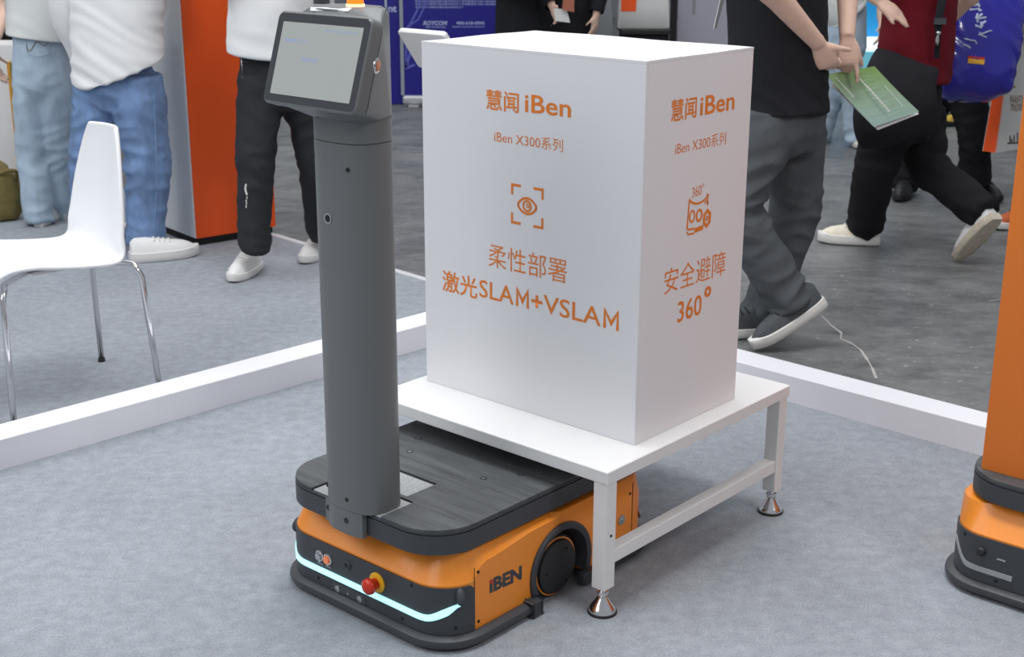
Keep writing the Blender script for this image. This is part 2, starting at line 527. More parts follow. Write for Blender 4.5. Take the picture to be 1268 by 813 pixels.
# ================================================================== TABLE (steel rack)
ZT, LU, LV = 0.3448, 0.7488, 0.7314
tb = thing('rack_table', 'low white steel rack table on levelling feet carrying the tall white box', 'table', P0, YAW)
bm = bmesh.new(); box(bm, (0, 0, ZT - .03), (LU, LV, ZT), .0025)
obj('tabletop', bm, M['white'], tb)
q = 0.036
for (x, y) in ((.004, .004), (LU - .004 - q, .004), (.004, LV - .004 - q), (LU - .004 - q, LV - .004 - q)):
    bm = bmesh.new(); box(bm, (x, y, .062), (x + q, y + q, ZT - .0301), .002)
    lg = obj('leg', bm, M['white'], tb)
    bm = bmesh.new()
    lathe(bm, [(0, .0), (.029, .0), (.031, .004), (.031, .010), (.027, .016), (.013, .036), (.011, .040), (0, .040)], (x + q / 2, y + q / 2, 0), n=28)
    lathe(bm, [(0, .036), (.008, .036), (.008, .0619), (0, .0619)], (x + q / 2, y + q / 2, 0), n=16)
    lathe(bm, [(0, .044), (.013, .044), (.013, .052), (0, .052)], (x + q / 2, y + q / 2, 0), n=6)
    obj('levelling_foot', bm, M['chrome'], lg, smooth=True, sharp=35)
    bm = bmesh.new(); lathe(bm, [(0, .0), (.033, .0), (.033, .005), (0, .005)], (x + q / 2, y + q / 2, 0), n=28)
    obj('foot_pad', bm, M['dark'], lg)
for y in (.006, LV - .006 - .03):
    bm = bmesh.new(); box(bm, (.0405, y, .118), (LU - .0405, y + .03, .150), .002)
    obj('crossbar', bm, M['white'], tb)
bm = bmesh.new()
cyl(bm, (.022, .002, .19), (.022, .0045, .19), .003, n=10)
obj('screw_hole', bm, M['hole'], tb)

# ================================================================== TALL WHITE DISPLAY BOX
DU, DV, SU, SV, SH = 0.1611, 0.0497, 0.4085, 0.6511, 0.8418
bx = thing('display_box', 'tall white board box printed with orange Chinese slogans on the rack table', 'box', uv(DU, DV, ZT), YAW)
T = .006
def panel(name, a, b, bev=.0012):
    bm = bmesh.new(); box(bm, a, b, bev, 1)
    return obj(name, bm, M['board'], bx)
fp = panel('front_panel', (0, 0, 0), (T, SV, SH - T))
spn = panel('side_panel', (T, 0, 0), (SU, T, SH - T))
panel('side_panel', (T, SV - T, 0), (SU, SV, SH - T))
panel('back_panel', (SU - T, T, 0), (SU, SV - T, SH - T))
bm = bmesh.new()                     # lid sheet, very slightly wavy along its edge
nx, ny = 10, 16
rsb = [[(SU * i / nx, SV * j / ny) for i in range(nx + 1)] for j in range(ny + 1)]
def lidz(x, y):
    e = min(x + .01, SU - x + .01, y + .01, SV - y + .01)
    return SH + .0009 * math.sin(x * 21) * math.sin(y * 17 + .5) * (1 if e < .03 else .4)
up = [[bm.verts.new((x, y, lidz(x, y))) for x, y in r] for r in rsb]
dn = [[bm.verts.new((x, y, lidz(x, y) - T)) for x, y in r] for r in rsb]
for j in range(ny):
    for i in range(nx):
        bm.faces.new((up[j][i], up[j][i + 1], up[j + 1][i + 1], up[j + 1][i]))
        bm.faces.new((dn[j][i], dn[j + 1][i], dn[j + 1][i + 1], dn[j][i + 1]))
for j in range(ny):
    bm.faces.new((up[j][0], up[j + 1][0], dn[j + 1][0], dn[j][0]))
    bm.faces.new((up[j][nx], dn[j][nx], dn[j + 1][nx], up[j + 1][nx]))
for i in range(nx):
    bm.faces.new((up[0][i], dn[0][i], dn[0][i + 1], up[0][i + 1]))
    bm.faces.new((up[ny][i], up[ny][i + 1], dn[ny][i + 1], dn[ny][i]))
obj('lid_panel', fixn(bm), M['board'], bx)
def F1(v, z):        # frame on the left face: v measured from the near corner
    return frame_m((0, v, z - ZT), (0, -1, 0), (0, 0, 1))
def F2(u, z):
    return frame_m((u, 0, z - ZT), (1, 0, 0), (0, 0, 1))
PT = M['print']
def prt(body, F, a0, a1, z0, z1, bold=0.0, face=1, par=None):
    return text('printed_text', body, PT, par, F((a0 + a1) / 2, (z0 + z1) / 2), abs(a1 - a0), z1 - z0, bold)
prt('慧闻', F1, .444, .346, 1.047, 1.093, .012, par=fp)
prt('iBen', F1, .328, .1965, 1.052, 1.092, .012, par=fp)
prt('iBen X300系列', F1, .420, .2177, .975, 1.003, -.004, par=fp)
prt('柔性部署', F1, .438, .2005, .680, .736, -.004, par=fp)
prt('激光', F1, .591, .475, .592, .645, .010, par=fp)
def letter_m(F, a0, a1, z0, z1, wd, par):
    bm = bmesh.new()
    W_, H_ = abs(a1 - a0) - wd, z1 - z0
    ribbon(bm, [(-W_ / 2, -H_ / 2), (-W_ / 2, H_ / 2 - wd * .3), (0, -H_ * .18), (W_ / 2, H_ / 2 - wd * .3), (W_ / 2, -H_ / 2)], wd, F((a0 + a1) / 2, (z0 + z1) / 2))
    obj('printed_text', bm, PT, par)
prt('SLA', F1, .468, .359, .6, .643, .004, par=fp)
letter_m(F1, .352, .312, .6, .643, .0075, fp)
prt('+', F1, .305, .271, .607, .637, .018, par=fp)
prt('VSLA', F1, .268, .102, .600, .643, .004, par=fp)
letter_m(F1, .095, .052, .600, .643, .0075, fp)
prt('慧闻', F2, .093, .188, 1.052, 1.099, .012, par=spn)
prt('iBen', F2, .202, .338, 1.054, 1.096, .012, par=spn)
prt('iBen X300系列', F2, .113, .311, .979, 1.008, -.004, par=spn)
prt('安全避障', F2, .091, .335, .673, .731, -.004, par=spn)
prt('360', F2, .147, .243, .596, .645, .008, par=spn)
prt('°', F2, .252, .28, .632, .658, .02, par=spn)
# eye icon inside four corner brackets
bm = bmesh.new(); mt = F1(.3195, .8405)
for sx in (-1, 1):
    for sy in (-1, 1):
        ribbon(bm, [(sx * .0455, sy * .021), (sx * .0455, sy * .0435), (sx * .019, sy * .0435)], .006, mt)
ribbon(bm, arc(0, -.012, .03, .03, 20, 160) [0:] + arc(0, .012, .03, .03, 200, 340)[0:], .0055, mt, closed=True)
ribbon(bm, arc(0, 0, .0115, .0115, 0, 345), .005, mt, closed=True)
ribbon(bm, arc(.002, .001, .004, .004, 0, 345, 10), .003, mt, closed=True)
obj('printed_icon', bm, PT, fp)
# 360 degree device icon
bm = bmesh.new(); mt = F2(.2125, .8375)
ribbon(bm, [(-.038, .026)] + arc(0, .052, .045, .03, 215, 325, 8) + [(.034, .036), (.036, .012)], .005, mt)
ribbon(bm, [(-.038, .027), (-.041, -.022)] + arc(-.036, -.022, .006, .010, 180, 270, 4) + [(-.014, -.033)], .005, mt)
ribbon(bm, arc(-.024, -.004, .0095, .0125, 0, 345), .005, mt, closed=True)
ribbon(bm, arc(.004, -.006, .0105, .0125, 0, 345), .006, mt, closed=True)
ribbon(bm, [(-.012, -.038), (.022, -.036)], .011, mt)
ribbon(bm, [(-.043, -.036), (-.036, -.043), (-.012, -.044)], .004, mt)
ribbon(bm, arc(.036, -.018, .0135, .018, 30, 330 + 60, 6)[:-1], .008, mt, closed=True)
ribbon(bm, arc(.036, -.018, .004, .005, 0, 345, 8), .004, mt, closed=True)
ribbon(bm, arc(.030, .012, .008, .010, 10, 150, 6), .004, mt)
obj('printed_icon', bm, PT, spn)
text('printed_text', '360°', PT, spn, F2(.208, .889) @ Matrix.Rotation(.05, 4, 'Z'), .046, .024, -.005)

# ================================================================== MOBILE ROBOT
HX, HY, RC = .345, .265, .09
def per0(s, hx=HX, hy=HY, r=RC):
    """perimeter point: s=0 front centre, s>0 towards -y; returns x, y, nx, ny"""
    sg = -1 if s >= 0 else 1
    s = abs(s)
    a, b, c = hy - r, r * PI / 2, 2 * (hx - r)
    if s <= a:
        return -hx, sg * s, -1, 0
    s -= a
    if s <= b:
        t = s / r
        return -hx + r - r * math.cos(t), sg * (hy - r + r * math.sin(t)), -math.cos(t), sg * math.sin(t)
    s -= b
    if s <= c:
        return -hx + r + s, sg * hy, 0, sg
    s -= c
    if s <= b:
        t = s / r
        return hx - r + r * math.sin(t), sg * (hy - r + r * math.cos(t)), math.sin(t), sg * math.cos(t)
    s -= b
    return hx, sg * max(0, hy - r - s), 1, 0
def per(s, hx=HX, hy=HY, r=RC):
    x, y, nx, ny = per0(s, hx, hy, r)
    return (x * 1.087 if x > 0 else x), y, nx, ny      # the tail is a little longer than the nose
def per_len(hx=HX, hy=HY, r=RC):
    return 2 * (hy - r) + PI * r + 2 * (hx - r)
def sstep(a, b, x):
    t = max(0, min(1, (x - a) / (b - a)))
    return t * t * (3 - 2 * t)
def shoulder(s):
    L = per_len()
    a = abs(s)
    a = min(a, L - a)
    return .145 + .034 * sstep(.300, .335, a) + .016 * sstep(.335, .52, a)
def peri_patch(bm, s0, s1, zb, zt, off, th, n=40, hx=HX, hy=HY, r=RC):
    rs = []
    for i in range(n + 1):
        s = s0 + (s1 - s0) * i / n
        x, y, nx, ny = per(s, hx, hy, r)
        b, t = zb(s, ny), zt(s, ny)
        o1, o0 = off + th, off
        rs.append([(x + nx * o0, y + ny * o0, b), (x + nx * o1, y + ny * o1, b), (x + nx * o1, y + ny * o1, t), (x + nx * o0, y + ny * o0, t)])
    rings(bm, rs)
    return fixn(bm)
def robot(label, loc, rz, rear_view=False):
    r = thing('mobile_robot', label, 'robot', loc, rz)
    # --- orange shell with chamfered hood
    bm = bmesh.new()
    N = 120
    L = per_len()
    rs = [[], [], [], [], []]
    for i in range(N):
        s = -L + 2 * L * i / N
        x, y, nx, ny = per(s)
        sh = shoulder(s)
        fr = 1 - abs(ny)
        side = abs(ny) if x < .02 else 0
        ins = .052 * fr + .022 * abs(ny) * (1 if x < .012 else .12)
        if x >= .012 and abs(ny) > .95:
            sh = .196
        zt = .205
        for k, (z, d) in enumerate(((.026, .006), (.031, 0), (sh, 0), (zt, ins), (zt + .001, ins + .04))):
            rs[k].append((x - nx * d, y - ny * d, z))
    rings(bm, rs)
    fixn(bm)
    cut = bmesh.new()
    for sy in (-1, 1):
        cyl(cut, (.016, sy * .20, .074), (.016, sy * .30, .074), .094, n=48)
        box(cut, (-.078, sy * .20 if sy > 0 else -.30, 0), (.110, .30 if sy > 0 else -.20, .074))
    cme = bpy.data.meshes.new('cut'); fixn(cut).to_mesh(cme); cut.free()
    co_ = bpy.data.objects.new('cut', cme); C.objects.link(co_)
    me = evalmesh(bm, [('BOOLEAN', dict(operation='DIFFERENCE', object=co_, solver='EXACT', use_self=True))])
    bpy.data.objects.remove(co_)
    body = obj('body_shell', me, M['orange'], r, smooth=True, sharp=20)
    # seams and fixings of the side covers
    for sy in (-1, 1):
        each('panel_seam', [lambda b, x=x: box(b, (x - .0008, sy * HY - .0004, .036), (x + .0008, sy * HY + .0004, .176 if x < 0 else .19)) for x in (-.264, .285)], M['hole'], body)
        each('screw', [lambda b, x=x, z=z: cyl(b, (x, sy * (HY - .002), z), (x, sy * (HY + .0012), z), .0035, n=12) for x, z in ((-.252, .162), (-.252, .047), (-.275, .05), (.274, .165), (.274, .05), (.30, .05))], M['hole'], body)
        bm = bmesh.new()
        cyl(bm, (.2416, sy * (HY - .002), .109), (.2416, sy * (HY + .003), .109), .012, n=24)
        cyl(bm, (.2416, sy * (HY + .003), .109), (.2416, sy * (HY + .006), .109), .005, .003, n=12)
        obj('lock', bm, M['steel'], body)
    text('printed_text', 'iBEN', M['black'], body, frame_m((-.166, -HY, .112), (1, 0, -.06), (0, 0, 1)), .104, .033, .045)
    bm = bmesh.new(); box(bm, (-.2165, -HY - .0008, .120), (-.2065, -HY - .0004, .127))
    obj('printed_dot', bm, M['red'], body)
    # --- dark chassis pan
    bm = bmesh.new()
    rings(bm, [[(x, y, z) for x, y in rrect(HX - .02, .19, .05)] for z in (.014, .040)])
    obj('chassis', fixn(bm), M['dark'], r)
    # --- front / rear dark panels
    for e in (0, 1):
        flip = Matrix.Diagonal((1.087, 1, 1, 1)) @ Matrix.Rotation(PI, 4, 'Z') if e else Matrix.Identity(4)
        bm = bmesh.new()
        SE = .306 if (not e or rear_view) else .20
        def zt_(s, ny):
            t = max(0, (abs(s) - (SE - .016)) / .016)
            return shoulder(s if not e else s) - .004 - .014 * (1 - math.sqrt(max(0, 1 - t * t)))
        peri_patch(bm, -SE, SE, lambda s, ny: .0335, zt_, .0004, .0035, n=72)
        bm.transform(flip)
        pn = obj('end_panel', bm, M['black'], r, smooth=True, sharp=30)
        if not e and not rear_view or e and not rear_view:
            lit = e == 0
            bm = bmesh.new()
            def zc(s):
                st = .198 if s > 0 else .225
                return .0705 + (.024 * sstep(st, st + .075, abs(s)))
            def zb_(s, ny):
                t = sstep(.245, .272, abs(s))
                return zc(s) - .0068 + t * .012
            def zt2(s, ny):
                t = sstep(.20, .235, abs(s))
                return zc(s) + .0068 + .0035 * t
            peri_patch(bm, -.272, .272, zb_, zt2, .003, .0035, n=90)
            bm.transform(flip)
            obj('light_strip', bm, M['light'] if lit else M['greystrip'], pn, smooth=True, sharp=30)
        for y, z in ((.222, .130), (-.165, .134), (.135, .047), (-.135, .045), (-.262, .050)):
            x, yy, nx, ny = per(-y)
            bm = bmesh.new()
            cyl(bm, (x, yy, z), (x + nx * .0046, yy + ny * .0046, z), .0042, n=12)
            bm.transform(flip)
            obj('screw', bm, M['hole'], pn)
        if e == 0:
            X = -HX - .004
            for y, m in ((.127, 'steel'), (.100, 'red')):
                bm = bmesh.new()
                lathe(bm, [(0, 0), (.0135, 0), (.0135, .003), (.011, .0045), (.010, .003), (0, .003)], (X + .001, y, .104), (-1, 0, 0), 24)
                b_ = obj('button_ring', bm, M['chrome'], pn, smooth=True, sharp=40)
                bm = bmesh.new()
                lathe(bm, [(0, 0), (.0092, 0), (.0085, .006), (0, .0065)], (X - .001, y, .104), (-1, 0, 0), 20)
                obj('push_button', bm, M['steel'] if m == 'steel' else mat('orange_button', rgb(236, 140, 96), .3, emit=rgb(240, 120, 60), estr=.25), b_, smooth=True, sharp=40)
            bm = bmesh.new()
            for y in (.127, .100):
                for k in range(4):
                    box(bm, (X + .0003, y - .010 + k * .005, .0845), (X - .0004, y - .0065 + k * .005, .0875))
            obj('printed_mark', bm, M['greystrip'], pn)['kind'] = 'stuff'
            bm = bmesh.new()
            lathe(bm, [(0, 0), (.010, 0), (.010, .003), (.007, .005), (.006, .002), (0, .002)], (X + .001, .033, .113), (-1, 0, 0), 24)
            obj('key_socket', bm, M['black'], pn, smooth=True, sharp=40)
            bm = bmesh.new()
            lathe(bm, [(0, 0), (.023, 0), (.023, .0035), (.018, .006), (0, .006)], (X + .001, -.060, .104), (-1, 0, 0), 28)
            es = obj('emergency_stop', bm, M['yellow'], pn, smooth=True, sharp=40)
            bm = bmesh.new()
            lathe(bm, [(0, 0), (.012, 0), (.012, .012), (.017, .015), (.0185, .020), (.017, .027), (.010, .031), (0, .032)], (X - .004, -.060, .104), (-1, 0, 0), 28)
            obj('mushroom_button', bm, M['red'], es, smooth=True, sharp=50)
            bm = bmesh.new()
            rings(bm, [[(x, .034 + a, .043 + b) for a, b in rrect(.056, .0135, .013)] for x in (X + .002, X - .0012)])
            cw = obj('camera_window', fixn(bm), M['glass'], pn)
            for y in (.070, -.002):
                bm = bmesh.new()
                lathe(bm, [(0, 0), (.008, 0), (.008, .0012), (.005, .0016), (0, .0022)], (X - .0012, y, .043), (-1, 0, 0), 18)
                obj('camera_lens', bm, M['steel'], cw)
            bm = bmesh.new()
            for k in range(1):
                cyl(bm, (X - .0010, .036 - k * .008, .043), (X - .0018, .036 - k * .008, .043), .0025, n=8)
            obj('infrared_emitter', bm, M['greystrip'], cw)
            for sy in (-1, 1):
                x, y, nx, ny = per(-sy * .272)
                bm = bmesh.new()
                tv = Vector((nx, ny, 0))
                p = Vector((x, y, .119))
                loft(bm, [p - tv * .002 + Vector((0, 0, .018)), p + tv * .005 + Vector((0, 0, .012)), p + tv * .011 + Vector((0, 0, -.004)), p + tv * .007 + Vector((0, 0, -.013))], [(.006, .005), (.009, .008), (.010, .009), (.006, .005)], side=(-ny, nx, 0), n=14)
                obj('corner_sensor', fixn(bm), M['black'], pn, smooth=True)
        if e == 1 and rear_view:
            for sg in (-1, 1):
                def zb2(s, ny):
                    return .058 + .040 * sstep(.205, .262, abs(s))
                bm = bmesh.new()
                peri_patch(bm, sg * .10, sg * .262, zb2, lambda s, ny: zb2(s, ny) + .012, .003, .003, n=36)
                bm.transform(flip)
                obj('tail_light', bm, M['greystrip'], pn, smooth=True, sharp=30)
            HXR = HX * 1.087 + .001
            bm = bmesh.new(); lathe(bm, [(0, 0), (.011, 0), (.0105, .006), (.007, .010), (0, .010)], (HXR + .003, -.175 + .0 , .108), (1, 0, 0), 20)
            obj('knob', bm, M['dark'], pn, smooth=True, sharp=40)
            bm = bmesh.new()
            rings(bm, [[(x, -.08 + a, .098 + b) for a, b in rrect(.085, .028, .010)] for x in (HXR + .002, HX + .0052)])
            sk = obj('socket_cover', fixn(bm), M['black'], pn)
            bm = bmesh.new()
            for y in (-.128, -.062):
                box(bm, (HXR + .005, y - .010, .1), (HXR + .0057, y + .010, .104))
            obj('printed_mark', bm, M['greystrip'], sk)['kind'] = 'stuff'
        # bumper
        bm = bmesh.new()
        rs = []
        BL = .495
        for i in range(61):
            s = -BL + 2 * BL * i / 60
            x, y, nx, ny = per(s, HX + .001, HY + .001, RC)
            prof = [(0.0, .010), (.008, .006), (.017, .009), (.0205, .017), (.0185, .026), (.010, .0315), (0.0, .0325)]
            rs.append([(x + nx * a, y + ny * a, z) for a, z in prof])
        rings(bm, rs)
        bm.transform(flip)
        bp_ = obj('bumper', fixn(bm), M['bump'], r, smooth=True, sharp=40)
        for sy in (-1, 1):
            bm = bmesh.new()
            box(bm, (-.102, sy * (HY - .002), .004), (-.074, sy * (HY + .0225), .036), .006, 3)
            bm.transform(flip)
            obj('bumper_end', bm, M['bump'], bp_, smooth=True, sharp=40)
    # --- wheels and arches
    for sy in (-1, 1):
        bm = bmesh.new()
        cx, cz, ro, ri = .019, .072, .106, .090
        rs = []
        for i in range(33):
            a = math.radians(-24 + 228 * i / 32)
            c, s_ = math.cos(a), math.sin(a)
            rs.append([(cx + R * c, sy * y, cz + R * s_) for R, y in ((ro, HY - .004), (ro, HY + .005), (ro - .004, HY + .008), (ri, HY + .006), (ri - .004, HY - .06), (ri + .006, HY - .06))])
        rings(bm, rs)
        obj('wheel_arch', fixn(bm), M['black'], r, smooth=True, sharp=35)
        bm = bmesh.new()
        lathe(bm, [(0, -.03), (.068, -.03), (.073, -.026), (.0735, .0), (.070, .004), (0, .004)], (cx - .008, sy * (HY - .012), .0735), (0, sy, 0), 40)
        wh = obj('wheel', bm, M['dark'], r, smooth=True, sharp=35)
        bm = bmesh.new()
        lathe(bm, [(0, 0), (.064, 0), (.062, .008), (.050, .013), (.012, .015), (0, .013)], (cx - .008, sy * (HY - .009), .0735), (0, sy, 0), 40)
        obj('hub_cover', bm, M['dark'], wh, smooth=True, sharp=25)
        bm = bmesh.new()
        lathe(bm, [(.0655, 0), (.0685, 0), (.0685, .0015), (.0655, .0015), (.0655, 0)], (cx - .008, sy * (HY - .0085), .0735), (0, sy, 0), 40)
        obj('hub_ring', bm, M['orange'], wh)
        for a in (60, 180, 300):
            x, z = cx - .008 + .046 * math.cos(math.radians(a)), .0735 + .046 * math.sin(math.radians(a))
            each('screw', [lambda b: cyl(b, (x, sy * (HY + .003), z), (x, sy * (HY + .0066), z), .003, n=10)], M['hole'], wh)
    # --- lift column and deck
    bm = bmesh.new()
    rings(bm, [[(x, y, z) for x, y in rrect(.27, .19, .06)] for z in (.203, .2138)])
    obj('lift_column', fixn(bm), M['hole'], r)
    x0, x1, hy, rc = -.361, (.30 if not rear_view else .352), .257, .11
    cx, hx = (x0 + x1) / 2, (x1 - x0) / 2
    def plan(d):
        return [(cx + x, y) for x, y in rrect(hx - d, hy - d, rc - d, 10)]
    bm = bmesh.new()
    rings(bm, [[(x, y, z) for x, y in plan(d)] for z, d in ((.2135, .004), (.215, 0), (.257, 0), (.2572, .003), (.2605, .003), (.2607, 0), (.2640, 0))])
    dk = obj('deck', fixn(bm), M['black'], r, smooth=True, sharp=30)
    bm = bmesh.new()
    top = plan(.0015)
    nt = (not rear_view)
    rings(bm, [[(x, y, z) for x, y in top] for z in (.2642, .2705)])
    fixn(bm)
    mods = []
    tmp = []
    if nt:
        for a, b in (((-.252, -.056, .2655), (-.160, .076, .30)), ((-.40, -.088, .25), (-.262, .132, .30))):
            cut = bmesh.new(); box(cut, a, b)
            if b[0] < -.2:
                bmesh.ops.bevel(cut, geom=[e for e in cut.edges if abs((e.verts[0].co - e.verts[1].co).z) > .04], offset=.004, segments=3, affect='EDGES')
            fixn(cut)
            cme = bpy.data.meshes.new('cut'); cut.to_mesh(cme); cut.free()
            co_ = bpy.data.objects.new('cut', cme); C.objects.link(co_)
            tmp.append(co_)
            mods.append(('BOOLEAN', dict(operation='DIFFERENCE', object=co_, solver='EXACT')))
    me = evalmesh2(bm, mods)
    for co_ in tmp:
        bpy.data.objects.remove(co_)
    pad = obj('deck_pad', me, M['deck'], dk)
    if nt:
        bm = bmesh.new(); box(bm, (-.249, -.053, .2656), (-.163, .073, .2664))
        M['alu'] = mat('satin_aluminium', rgb(158, 160, 161), .5, metal=.25)
        lp = obj('rating_plate', bm, M['alu'], dk)
        bm = bmesh.new()
        rnd = random.Random(3)
        for i in range(9):
            yy = .062
            xx = -.240 + i * .0084
            while yy > -.042:
                ln = rnd.uniform(.004, .016)
                box(bm, (xx, yy - ln, .2664), (xx + .0026, yy, .2667))
                yy -= ln + rnd.uniform(.002, .006)
        obj('printed_lines', bm, mat('plate_print', rgb(186, 188, 190), .5), lp)['kind'] = 'stuff'
        bm = bmesh.new(); box(bm, (x0 + .004, -.086, .2641), (-.264, .130, .2668), .0006, 1)
        obj('pole_base_plate', bm, M['alu'], dk)
        bm = bmesh.new(); box(bm, (-.102, -.2555, .2706), (-.1005, .2555, .2708))
        obj('pad_seam', bm, M['hole'], dk)
    for x, y in ((.002, .168), (-.070, .122), (-.070, -.112), (.002, -.158)):
        bm = bmesh.new()
        lathe(bm, [(0, 0), (.0085, 0), (.0085, .0012), (.006, .0016), (.004, -.002), (0, -.002)], (x, y, .2705), (0, 0, 1), 20)
        bt_ = obj('bolt', bm, M['black'], dk, smooth=True, sharp=30)
        bm = bmesh.new(); cyl(bm, (x, y, .2704), (x, y, .2712), .0042, n=6)
        obj('bolt_socket', bm, M['steel'], bt_)
    return r
rob = robot('orange transport robot with grey pole and lit cyan strip, backed under the rack table', uv(0, .405), YAW)
rob2 = robot('orange transport robot at the right edge carrying an orange box, no lights lit', uv(1.033, -.736), YAW + PI, rear_view=True)

# --- pole and head of the first robot
PX, PY = -.322, .004
def sec(ax, ay, z, n=40, ex=2.7, cx=PX, cy=PY):
    out = []
    for i in range(n):
        a = 2 * PI * i / n
        c, s_ = math.cos(a), math.sin(a)
        out.append((cx + ax * math.copysign(abs(c) ** (2 / ex), c), cy + ay * math.copysign(abs(s_) ** (2 / ex), s_), z))
    return out
AX, AY = .060, .082
bm = bmesh.new()
rings(bm, [sec(AX, AY, z) for z in (.2669, .40, .60, .80, 1.00, 1.046)])
pole = obj('pole', fixn(bm), M['pole'], rob, smooth=True, sharp=40)
bm = bmesh.new()       # front clamp that hangs over the deck's edge
ys = [(-.047 + .130 * i / 14) for i in range(15)]
def fx(y):
    t = abs((y - PY) / AY)
    return PX - AX * (max(0, 1 - t ** 2.7)) ** (1 / 2.7)
out = [(min(fx(y), -.3635), y) for y in ys] + [(-.3625, ys[-1]), (-.3625, ys[0])]
rings(bm, [[(x, y, z) for x, y in out] for z in (.2115, .2135, .2660)])
cl = obj('pole_clamp', fixn(bm), M['pole'], pole, smooth=True, sharp=40)
each('clamp_screw', [lambda b, y=y, z=z: cyl(b, (fx(y) + .004, y, z), (fx(y) - .0016, y, z), .0062, n=16) for y, z in ((.066, .247), (-.004, .243))], M['dark'], cl)
each('pole_screw', [lambda b, y=y, z=z: cyl(b, (fx(y) + .004, y, z), (fx(y) - .0012, y, z), .0045 if z != .893 else .0075, n=14) for y, z in ((.066, .300), (-.008, .292), (.068, 1.012), (-.040, .997), (.018, .893))], M['hole'], pole)
bm = bmesh.new()
lathe(bm, [(.0078, 0), (.011, 0), (.011, .002), (.0078, .002), (.0078, 0)], (fx(.018) + .0005, .018, .893), (-1, 0, 0), 20)
obj('socket_ring', bm, M['steel'], pole)
# head
upv = Vector((.0546, 0, .173)).normalized(); rtv = Vector((0, -1, 0)); nv = rtv.cross(upv)
hc = Vector((-.4133, 0, 1.2055))
mh = frame_m(hc, rtv, upv)
bm = bmesh.new()
def slab(d, z, hw=.135, hh=.0907, r=.016):
    return [mh @ Vector((x, y, z)) for x, y in rrect(hw - d, hh - d, r - d, 6)]
rings(bm, [slab(.003, -.030), slab(0, -.027), slab(0, -.003), slab(.003, 0)])
hd = obj('screen_frame', fixn(bm), M['pole'], pole, smooth=True, sharp=40)
bm = bmesh.new(); rings(bm, [slab(.004, .0001), slab(.0045, .0008)])
obj('screen_glass', fixn(bm), M['glass'], hd)
bm = bmesh.new()
rings(bm, [[mh @ Vector((x + .001, y - .001, z)) for x, y in rrect(.1145, .0705, .002, 2)] for z in (.0008, .0014)])
scr = obj('display', fixn(bm), M['screen'], hd)
bm = bmesh.new()
rnd = random.Random(5)
def uirow(x, y, n, wd, hh):
    for i in range(n):
        ww = wd * rnd.uniform(.5, .9)
        vs = [bm.verts.new(mh @ Vector(p)) for p in ((x, y - hh, .0016), (x + ww, y - hh, .0016), (x + ww, y + hh, .0016), (x, y + hh, .0016))]
        bm.faces.new(vs)
        x += wd
uirow(-.098, .034, 4, .008, .004); uirow(-.040, .000, 6, .008, .0035); uirow(.010, .058, 10, .009, .002)
for i in range(4):
    x = -.064 + i * .007
    for a in (1, -1):
        vs = [bm.verts.new(mh @ Vector(p)) for p in ((x, .034 + .005 * a, .0016), (x + .0025, .034 + .005 * a, .0016), (x + .0065, .034, .0016), (x + .004, .034, .0016))]
        bm.faces.new(vs)
obj('display_text', fixn(bm), M['uitext'], scr)['kind'] = 'stuff'
bm = bmesh.new()       # housing between slab and pole
pts = [Vector(p) for p in sec(AX + .0004, AY + .0004, 1.090, 28)] + [Vector(p) for p in sec(AX, AY, 1.296, 28)] + [Vector(p) for p in sec(AX - .006, AY - .006, 1.303, 28)]
pts += [mh @ Vector((x, y, -.0301)) for x, y in rrect(.131, .087, .014, 4)]
for p in pts:
    bm.verts.new(p)
bmesh.ops.convex_hull(bm, input=bm.verts[:])
loose = [v for v in bm.verts if not v.link_faces]
bmesh.ops.delete(bm, geom=loose, context='VERTS')
bmesh.ops.bevel(bm, geom=[e for e in bm.edges if len(e.link_faces) == 2 and e.calc_face_angle() > .5], offset=.006, segments=3, affect='EDGES')
hh_ = obj('head_housing', fixn(bm), M['pole'], pole, smooth=True, sharp=35)
bm = bmesh.new()
rings(bm, [sec(AX, AY, z) for z in (1.0475, 1.094)])
obj('neck', fixn(bm), M['pole'], pole, smooth=True, sharp=40)
bpy.context.view_layer.update()
q_ = []
for x, y in ((386, 10.0), (436, 11.2), (431, 15.0), (386, 13.6)):
    p, n_ = surf(hh_, x, y, .003, True)
    if p is None: p, n_ = surf(hd, x, y, .003, True)
    if p is not None: q_.append((p, n_))
bm = bmesh.new()       # pale sensor strip along the head's upper lip
if len(q_) == 4:
    nav = sum((n_ for p, n_ in q_), Vector()).normalized()
    rings(bm, [[p - nav * .006 for p, n_ in q_], [p for p, n_ in q_]])
    obj('sensor_strip', fixn(bm), mat('pale_lens', rgb(225, 228, 228), .25), pole)
p1 = Vector(gp(440, 6, 1.306)); p2 = Vector(gp(398, -3, 1.306))
def toloc(p):
    q = p - uv(0, .405)
    return Vector((q.dot(U), q.dot(V), p.z))
l1, l2 = toloc(p1), toloc(p2)
bm = bmesh.new(); lathe(bm, [(0, -.012), (.018, -.012), (.018, .002), (0, .002)], l1, n=24)
be = obj('beacon_base', bm, M['lampw'], pole, smooth=True, sharp=40)
bm = bmesh.new(); lathe(bm, [(0, .002), (.016, .002), (.016, .040), (.011, .048), (0, .050)], l1, n=24)
obj('beacon_lens', bm, M['lamp'], be, smooth=True, sharp=40)
bm = bmesh.new(); lathe(bm, [(0, -.012), (.017, -.012), (.017, .022), (.015, .025), (0, .025)], l2, n=24)
obj('antenna_cap', bm, M['black'], pole, smooth=True, sharp=40)
